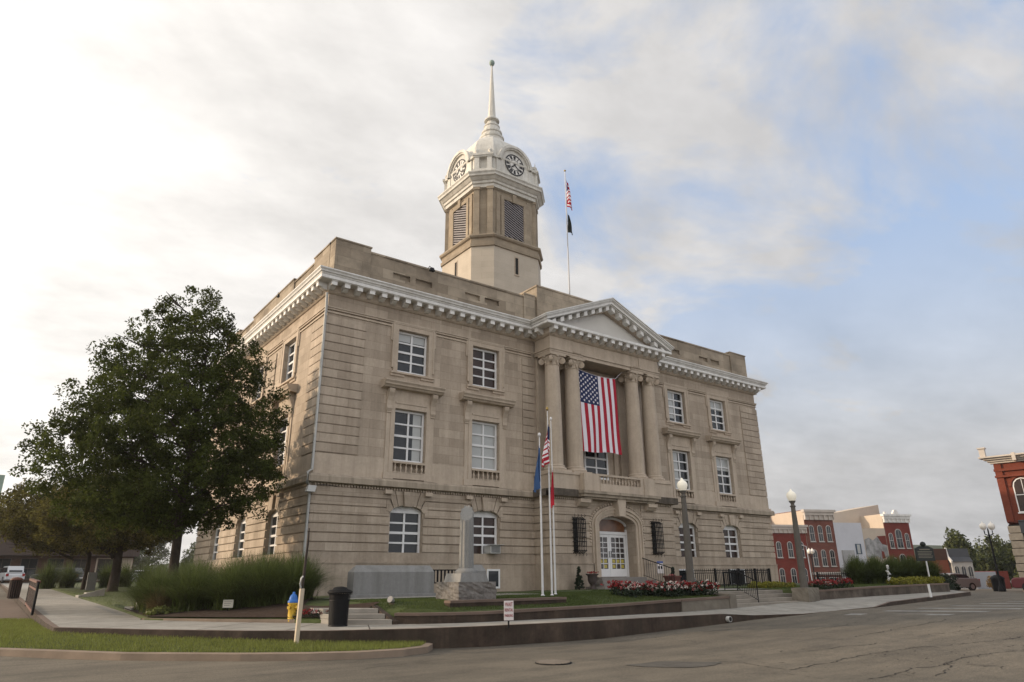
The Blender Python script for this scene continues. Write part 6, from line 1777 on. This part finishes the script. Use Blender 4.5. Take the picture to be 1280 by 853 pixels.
# big red corner building on the right
BX, BY = 55.6, -5.35
t = thing('corner_building', 'large red brick corner building with pale cornice and rock-faced stone pier at the right edge', 'building', (BX, BY, -.85))
fr = Fr((0, 0, 0), (.12, -.993, 0), (-.993, -.12, 0))
b = MB(); fr.box(b, 0, 16, -14, 0, 5.2, 10.5); b.build('wall', material('orange_red_brick', (0.20, 0.05, 0.027), 0.85, 0.10, 0.6, brick=(0.22, 0.075, 0.008, 0.2, (0.7, 0.6, 0.55))), t)
OB = MATS['orange_red_brick']
b = MB(); fr.box(b, .0, .5, 0, .14, 5.3, 9.9); fr.box(b, 3.0, 3.5, 0, .14, 5.3, 9.9); fr.box(b, -.06, 16, 0, .20, 9.3, 9.5); fr.box(b, -.06, 16, 0, .26, 8.8, 8.95)
n_ = 10
for i in range(n_):
    a0, a1 = math.pi * i / n_, math.pi * (i + 1) / n_
    b.prism([(1.6 + .72 * math.cos(a0), 8.05 + .72 * math.sin(a0)), (1.6 + .92 * math.cos(a0), 8.05 + .92 * math.sin(a0)), (1.6 + .92 * math.cos(a1), 8.05 + .92 * math.sin(a1)), (1.6 + .72 * math.cos(a1), 8.05 + .72 * math.sin(a1))], 0, .12, lambda p, d: fr(p[0], d, p[1]))
b.build('pilaster', OB, t)
b = MB()
for (d1, z0, z1) in ((.2, 9.95, 10.1), (.35, 10.1, 10.25), (.55, 10.25, 10.4), (.8, 10.4, 10.52)): fr.box(b, -d1, 16, -.2, d1, z0 + .001, z1)
for i in range(6): fr.box(b, 1.5 + i * 2.6, 1.75 + i * 2.6, .3, .83, 10.0, 10.62)
fr.box(b, -.70, -.3, .2, .6, 10.52, 11.2); fr.box(b, -.78, -.22, .12, .68, 11.2, 11.3)
b.build('cornice', CORN, t)
for k in range(3):
    bf_, bg_ = MB(), MB(); arch_win(bf_, bg_, fr, 1.6 + k * 3.4, 6.0, 8.7, 1.3, True, .0); wo = bf_.build('window', SASH, t); bg_.build('pane', GLASSW, wo)
b = MB(); fr.box(b, .0, 16, -13.9, -.05, 0 - .6, 5.1); b.build('shopfront', DARK, t)
b = MB(); fr.box(b, .76, 16, -.1, .16, 4.4, 5.3); fr.box(b, .76, 16, -.1, .22, 5.31, 5.4); b.build('shop_sign_beam', SLATE, t)
b = MB()
for k in range(9):
    o_ = .04 * (k % 2); fr.box(b, -.05 - o_, .80 + o_, -.5, .18 + o_, -.2 + k * .58, -.2 + k * .58 + .54)
b.build('stone_pier', ROUGHST, t, bevel=.05)
b = MB(); fr.box(b, -.02, 0.7, -13.95, -.5, -.6, 5.2); b.build('side_wall', OB, t)

# brown store on the left
t, fr = shop('brown_store', 'long low brown store with metal fascia and dark windows behind the left trees', (-40, 74), (1, 0), 45.3, 20, .45, 8.2, BRICKD,
    [(24 + i * 2.6, .4, 2.7, 1.7, False) for i in range(8)], None, framem=BRMET)
b = MB(); fr.box(b, -.2, 45.6, 0, 1.4, 3.0, 4.9)
for i in range(150): fr.box(b, i * .304, i * .304 + .05, 1.401, 1.46, 3.0, 4.9)
b.build('metal_fascia', BRMET, t)
b = MB(); fr.box(b, -.2, 30.5, -.5, 1.5, 8.2, 8.5); b.build('roof_edge', BRMET, t)
b = MB(); fr.box(b, 28.5, 30.2, .1, .5, 8.0, 12.0); b.build('sign_pylon', material('pale_green_board', (0.28, 0.36, 0.30), 0.6), t)
b = MB(); fr.box(b, 41.2, 45.2, .0, .05, .1, 2.8); b.build('wall_panel', CREAM, t)

# ------------------------------------------------------------ vehicles
def car(name, label, x, y, z, rz, paint, L_=4.6, H=1.65, suv=True):
    t = thing(name, label, 'car' if not suv else 'car', (x, y, z), rz)
    W2 = .90
    side = [(-L_ / 2, .35), (-L_ / 2 - .03, .75), (-L_ / 2 + .15, .98), (-L_ * .18, 1.05), (-L_ * .06, 1.07), (L_ / 2 - .3, 1.07), (L_ / 2, .85), (L_ / 2 + .02, .4), (L_ / 2 - .1, .28), (-L_ / 2 + .1, .28)]
    b = MB(); b.prism(side, -W2, W2, lambda p, d: (p[0], d, p[1])); b.build('body', paint, t, bevel=.07)
    x0, x1 = (-L_ * .20, L_ / 2 - .12) if suv else (-L_ * .22, L_ * .34)
    cab = [(x0, 1.05), (x0 + .75, H - .04), (x0 + 1.1, H), (x1 - .35, H), (x1, 1.05)]
    if not suv: cab = [(x0, 1.03), (x0 + .8, H - .04), (x0 + 1.2, H), (x1 - .8, H - .05), (x1, 1.05)]
    b = MB(); b.prism(cab, -.74, .74, lambda p, d: (p[0], d, p[1])); b.build('cabin', paint, t, bevel=.06)
    b = MB(); gl = [(x0 + .15, 1.10), (x0 + .78, H - .13), (x1 - .42, H - .13), (x1 - .16, 1.10)]
    b.prism(gl, -.755, .755, lambda p, d: (p[0], d, p[1]))
    b.hexa([(x1 - .10, -.6, 1.14), (x1 - .10, .6, 1.14), (x1 - .02, .6, 1.14), (x1 - .02, -.6, 1.14), (x1 - .42, -.6, H - .12), (x1 - .42, .6, H - .12), (x1 - .33, .6, H - .12), (x1 - .33, -.6, H - .12)])
    b.hexa([(x0 + .02, -.62, 1.10), (x0 + .12, -.62, 1.10), (x0 + .12, .62, 1.10), (x0 + .02, .62, 1.10), (x0 + .68, -.6, H - .1), (x0 + .8, -.6, H - .1), (x0 + .8, .6, H - .1), (x0 + .68, .6, H - .1)])
    b.build('windows', GLASS, t)
    for sx in (-1, 1):
        for sy in (-1, 1):
            cx_ = sx * L_ * .31; w_ = MB()
            n_ = 18; R = .34
            w_.prism([(cx_ + R * math.cos(2 * math.pi * i / n_), .34 + R * math.sin(2 * math.pi * i / n_)) for i in range(n_)], sy * .70, sy * .92, lambda p, d: (p[0], d, p[1]))
            wo = w_.build('wheel', TYRE, t)
            w_ = MB(); w_.prism([(cx_ + .2 * math.cos(2 * math.pi * i / 12), .34 + .2 * math.sin(2 * math.pi * i / 12)) for i in range(12)], sy * .921, sy * .935, lambda p, d: (p[0], d, p[1])); w_.build('rim', RIM, wo)
    for sy in (-1, 1):
        b = MB(); b.box(L_ / 2 - .05, L_ / 2 + .03, min(sy * .62, sy * .86), max(sy * .62, sy * .86), .70, .98); b.build('tail_lamp', TAIL, t)
        b = MB(); b.box(-L_ / 2 - .04, -L_ / 2 + .05, min(sy * .55, sy * .86), max(sy * .55, sy * .86), .62, .78); b.build('headlight', HEADL, t)
    b = MB(); b.box(L_ / 2 + .0, L_ / 2 + .04, -.28, .28, .55, .68); b.build('number_plate', SIGNW, t)
    return t
car('parked_car', 'white sport utility vehicle seen from behind at the far left edge', -7.3, 69.5, .42, R_(-80), CARW, 4.7, 1.75)
car('parked_car', 'dark car parked beyond the left railing', -3.4, 61.0, .28, R_(-35), CARD, 4.6, 1.6)
car('parked_car', 'silver sedan beyond the lawn right of the far tree trunks', 4.6, 60.5, .22, R_(-160), CARW, 4.6, 1.45, False)
car('parked_car', 'grey station car parked by the low mansard shop', 60.0, 1.7, -.88, R_(-25), CARG, 4.9, 1.5, False)
car('parked_car', 'dark red pickup at the right edge below the corner building', 50.8, -8.9, -.72, R_(-80), CARR, 4.8, 1.85)
# twin street lamps
def twin(label, x, y, z, h):
    t = thing('twin_street_lamp', label, 'street lamp', (x, y, z))
    b = MB(); b.lathe([(.24, 0), (.22, .3), (.12, .5), (.08, 1.0), (.06, h - .9)], seg=10); b.build('post', BLACK, t)
    b = MB(); b.tube([(-.32, 0, h - .55), (-.3, 0, h - .85), (0, 0, h - .95), (.3, 0, h - .85), (.32, 0, h - .55)], .04); b.lathe([(.02, h - 1), (.06, h - .9), (.05, h - .5), (.0, h - .3)], seg=8); b.build('arm', BLACK, t)
    for s in (-1, 1):
        b = MB(); b.lathe([(.10, h - .52), (.21, h - .40), (.25, h - .25), (.19, h - .08), (.06, h), (.02, h + .12), (0, h + .14)], (s * .33, 0, 0), seg=14); b.build('globe', GLOBEW, t)
    return t
twin('black twin-globe street lamp in front of the brown brick building', 67.2, 18.8, -1.0, 4.4)
q = twin('black twin-globe street lamp beside the red corner building', 52.6, -4.9, -.8, 5.1); q.rotation_euler = (0, 0, R_(-37))
t = thing('street_bin', 'tall black street bin left of the right twin lamp', 'trash bin', (54.5, -4.1, -.82)); b = MB(); b.lathe([(.42, 0), (.45, .9), (.50, 1.0), (.44, 1.1), (.2, 1.25), (0, 1.28)], seg=16); b.build('body', BLACK, t)
t = thing('shrub_clump', 'small round orange shrub near the grey car', 'shrub', (59.8, -1.9, -.8)); leaf_cloud('foliage', material('orange_leaves', (0.15, 0.095, 0.03), 0.6, 0.1, 2, island=0.3), [(random.uniform(-.35, .35), random.uniform(-.35, .35), random.uniform(.2, 1.1)) for _ in range(40)], [.2] * 40, 50, .06, t)
b = MB(); b.tube([(0, 0, 0), (0, 0, .7)], .05); b.build('stem', BARK, t)
# distant trees
D = lambda name, label, x, y, z, H, R, s, mat=LEAF3: tree(name, label, x, y, z, H, .25, H * .2, [(H * .12, R * .6), (H * .35, R), (H * .65, R * .9), (H * .85, R * .6), (H, R * .25)], mat, 150, 70, .22, 'distant trees', seed=s, clus_r=1.0, limbs=10)
D('distant_tree', 'slim yellowish green tree with a leaning top above the white outbuilding', 93.8, 13.6, -1.4, 7.0, 1.5, 21)
D('distant_tree', 'broad green tree above the dark red outbuilding', 103, 12.4, -1.4, 6.4, 3.6, 22)
D('distant_tree', 'green tree just left of the right twin lamp', 99.5, 8.8, -1.4, 5.6, 3.0, 23)
D('distant_tree', 'dark green tree behind the right twin lamp', 108, 6.6, -1.4, 6.0, 3.6, 24)
for i in range(7):
    D('distant_tree', ('first', 'second', 'third', 'fourth', 'fifth', 'sixth', 'seventh')[i] + ' from the left of the distant trees seen under the left tree crowns', 8 + i * 8, 150 + (i % 3) * 12, .8, 9.5 + (i % 3) * 2, 5.5, 40 + i)
# dark shrub hedge near the car on the right
t = thing('shrub_clump', 'dark round shrub at the end of the right-hand wall', 'shrub', (42.5, -5.2, -.5)); leaf_cloud('foliage', DLEAF, [(random.uniform(-.7, .7), random.uniform(-.5, .5), random.uniform(.1, .9)) for _ in range(40)], [.3] * 40, 50, .08, t)
# hills
rn = np.random.default_rng(5); V = []; n_ = 120
for i in range(n_):
    a = R_(-20 + 150 * i / (n_ - 1)); hh = 16 + 5 * math.sin(i * .21) + 3 * math.sin(i * .53 + 1) + rn.uniform(-.6, .6)
    for (d, z) in ((290, -4), (315, hh * .32), (350, hh * .58), (400, -4)): V.append((math.sin(a) * d, math.cos(a) * d, z if z < 0 else z))
V = np.array(V); idx = np.arange(len(V)).reshape(n_, 4); F = np.stack([idx[:-1, :-1].ravel(), idx[:-1, 1:].ravel(), idx[1:, 1:].ravel(), idx[1:, :-1].ravel()], 1)
struct(np_mesh('hills', V, F, HILL))

# thin morning haze
hz = MB(); hz.box(-430, 430, -430, 430, -8, 46)
hm = bpy.data.materials.new('haze_air'); hm.use_nodes = True; hn = hm.node_tree.nodes; hn.clear()
ho_ = hn.new('ShaderNodeOutputMaterial'); pv = hn.new('ShaderNodeVolumePrincipled')
pv.inputs['Density'].default_value = 0.00025; pv.inputs['Color'].default_value = (0.95, 0.96, 1.0, 1); pv.inputs['Anisotropy'].default_value = 0.3
hm.node_tree.links.new(pv.outputs[0], ho_.inputs['Volume'])
hz.build('haze', hm)['kind'] = 'stuff'


# ------------------------------------------------------------ road details
def on_road(b, pts, dz=.004): b.add([TZ(p, dz) for p in pts], [tuple(range(len(pts)))])
b = MB()
for i in range(7):
    x = 13.2 + i * 2.0; y0, y1 = -13.9 - i * .25, -16.6 - i * .3
    on_road(b, [(x + (-13.9 - y0) * .2, y0), (x + .55, y0), (x + 1.3 + .55, y1), (x + 1.3, y1)], .005)
struct(b.build('crosswalk_marking', PAINTL))
def crack_line(pts, w, wob=.09, gap=.06):
    """one irregular crack following waypoints on the road"""
    P = []
    for p, q in zip(pts[:-1], pts[1:]):
        n_ = max(2, int(math.dist(p, q) / .10))
        for k in range(n_): P.append((lerp(p[0], q[0], k / n_), lerp(p[1], q[1], k / n_)))
    wx = wy = 0; Q = []
    for (x, y) in P:
        wx = wx * .8 + random.gauss(0, wob * .35); wy = wy * .8 + random.gauss(0, wob * .35); Q.append((x + wx, y + wy))
    for i in range(len(Q) - 1):
        if random.random() < gap: continue
        p, q = Vector(Q[i]), Vector(Q[i + 1]); d = (q - p)
        if d.length < 1e-4: continue
        t_ = Vector((-d.y, d.x)).normalized() * w * random.uniform(.35, 1.5)
        on_road(b, [p - t_, q - t_, q + t_, p + t_], .005)
        if random.random() < .05: crack_b.append(Q[i])
b = MB(); crack_b = []
for pts, w in (([(1.81, -20.41), (2.27, -20.44), (2.82, -20.51), (3.76, -20.34), (4.17, -20.44), (4.79, -20.39), (5.21, -20.39), (5.95, -20.43), (6.71, -20.58), (9.5, -21.2)], .013),
    ([(3.01, -20.94), (3.89, -20.73), (4.46, -20.63), (4.88, -20.35)], .012), ([(4.72, -20.49), (4.77, -20.87), (4.86, -21.28), (5.11, -21.57)], .009),
    ([(1.87, -19.01), (2.49, -18.95), (3.38, -18.9), (4.34, -18.79), (5.01, -18.85), (5.72, -18.92), (6.52, -19.05), (7.4, -19.25), (7.97, -19.52), (11, -20.3)], .013),
    ([(4.77, -17.7), (5.42, -17.85), (6.3, -17.78), (6.7, -18.09), (7.26, -18.04)], .010), ([(7.77, -16.96), (9.08, -17.11), (10.35, -17.03), (11.48, -17.06), (13.26, -17.08)], .012),
    ([(1.24, -19.04), (1.39, -19.54), (1.36, -20.12)], .008), ([(1.92, -17.13), (2.18, -17.69), (2.0, -18.53), (1.87, -19.01)], .008),
    ([(-.2, -12.35), (1.69, -12.45), (3.64, -12.7), (5.58, -13.15), (9, -13.6)], .008), ([(6, -15.0), (8, -15.2), (10.5, -15.4), (13, -15.2)], .008), ([(9, -18.2), (11, -18.6), (14, -18.5), (17, -19)], .010), ([(-4.5, -14.0), (-2.5, -13.6), (0, -13.4)], .006)):
    crack_line(pts, w)
for (x, y) in crack_b[:26]:
    a = random.uniform(0, 6.28); crack_line([(x, y), (x + .5 * math.cos(a), y + .5 * math.sin(a))], .006)
for k in range(130):      # crazing and small spalls between the long cracks
    x = random.uniform(1.5, 12); y = -19.2 + random.gauss(0, 1.0) - (x - 2) * .06; a = random.uniform(-.5, .5)
    crack_line([(x, y), (x + random.uniform(.08, .35) * math.cos(a), y + random.uniform(.08, .3) * math.sin(a))], random.uniform(.004, .010), .05)
struct(b.build('road_crack', CRACK))
b = MB(); pl = [(1.0 + .95 * math.cos(a) * (1 + .12 * math.sin(a * 5)), -17.2 + .42 * math.sin(a) * (1 + .2 * math.sin(a * 4 + 1))) for a in np.linspace(0, 6.28, 22)[:-1]]
rot = [(1.0 + (p[0] - 1.0) * .85 + (p[1] + 17.2) * .5, -17.2 - (p[0] - 1.0) * .45 + (p[1] + 17.2) * .9) for p in pl]
on_road(b, rot, .008); struct(b.build('asphalt_patch', PATCH))
t = thing('drain_grate', 'round slotted iron drain cover in the road below the small sign', 'drain cover', (-.62, -15.5, -.995), R_(25))
b = MB(); b.lathe([(.36, 0), (.36, .012), (.33, .013)], seg=28); b.build('frame', BLACK, t)
b = MB()
for i in range(9):
    y = -.28 + i * .07; w_ = math.sqrt(.33 ** 2 - y * y); b.box(y - .018, y + .018, -w_, w_, .0135, .026)
b.build('bars', material('worn_iron', (0.19, 0.165, 0.14), 0.7), t)
t = thing('drain_pipe', 'short pale drain pipe stub at the end of the dark kerb', 'pipe', (9.45, -12.13, -.72)); b = MB(); b.tube([(0, .2, 0), (0, -.1, 0)], .09, 14); b.build('pipe', ACW, t)
b = MB(); b.tube([(0, -.102, 0), (0, -.104, 0)], .07, 14); b.build('mouth', DARK, t)
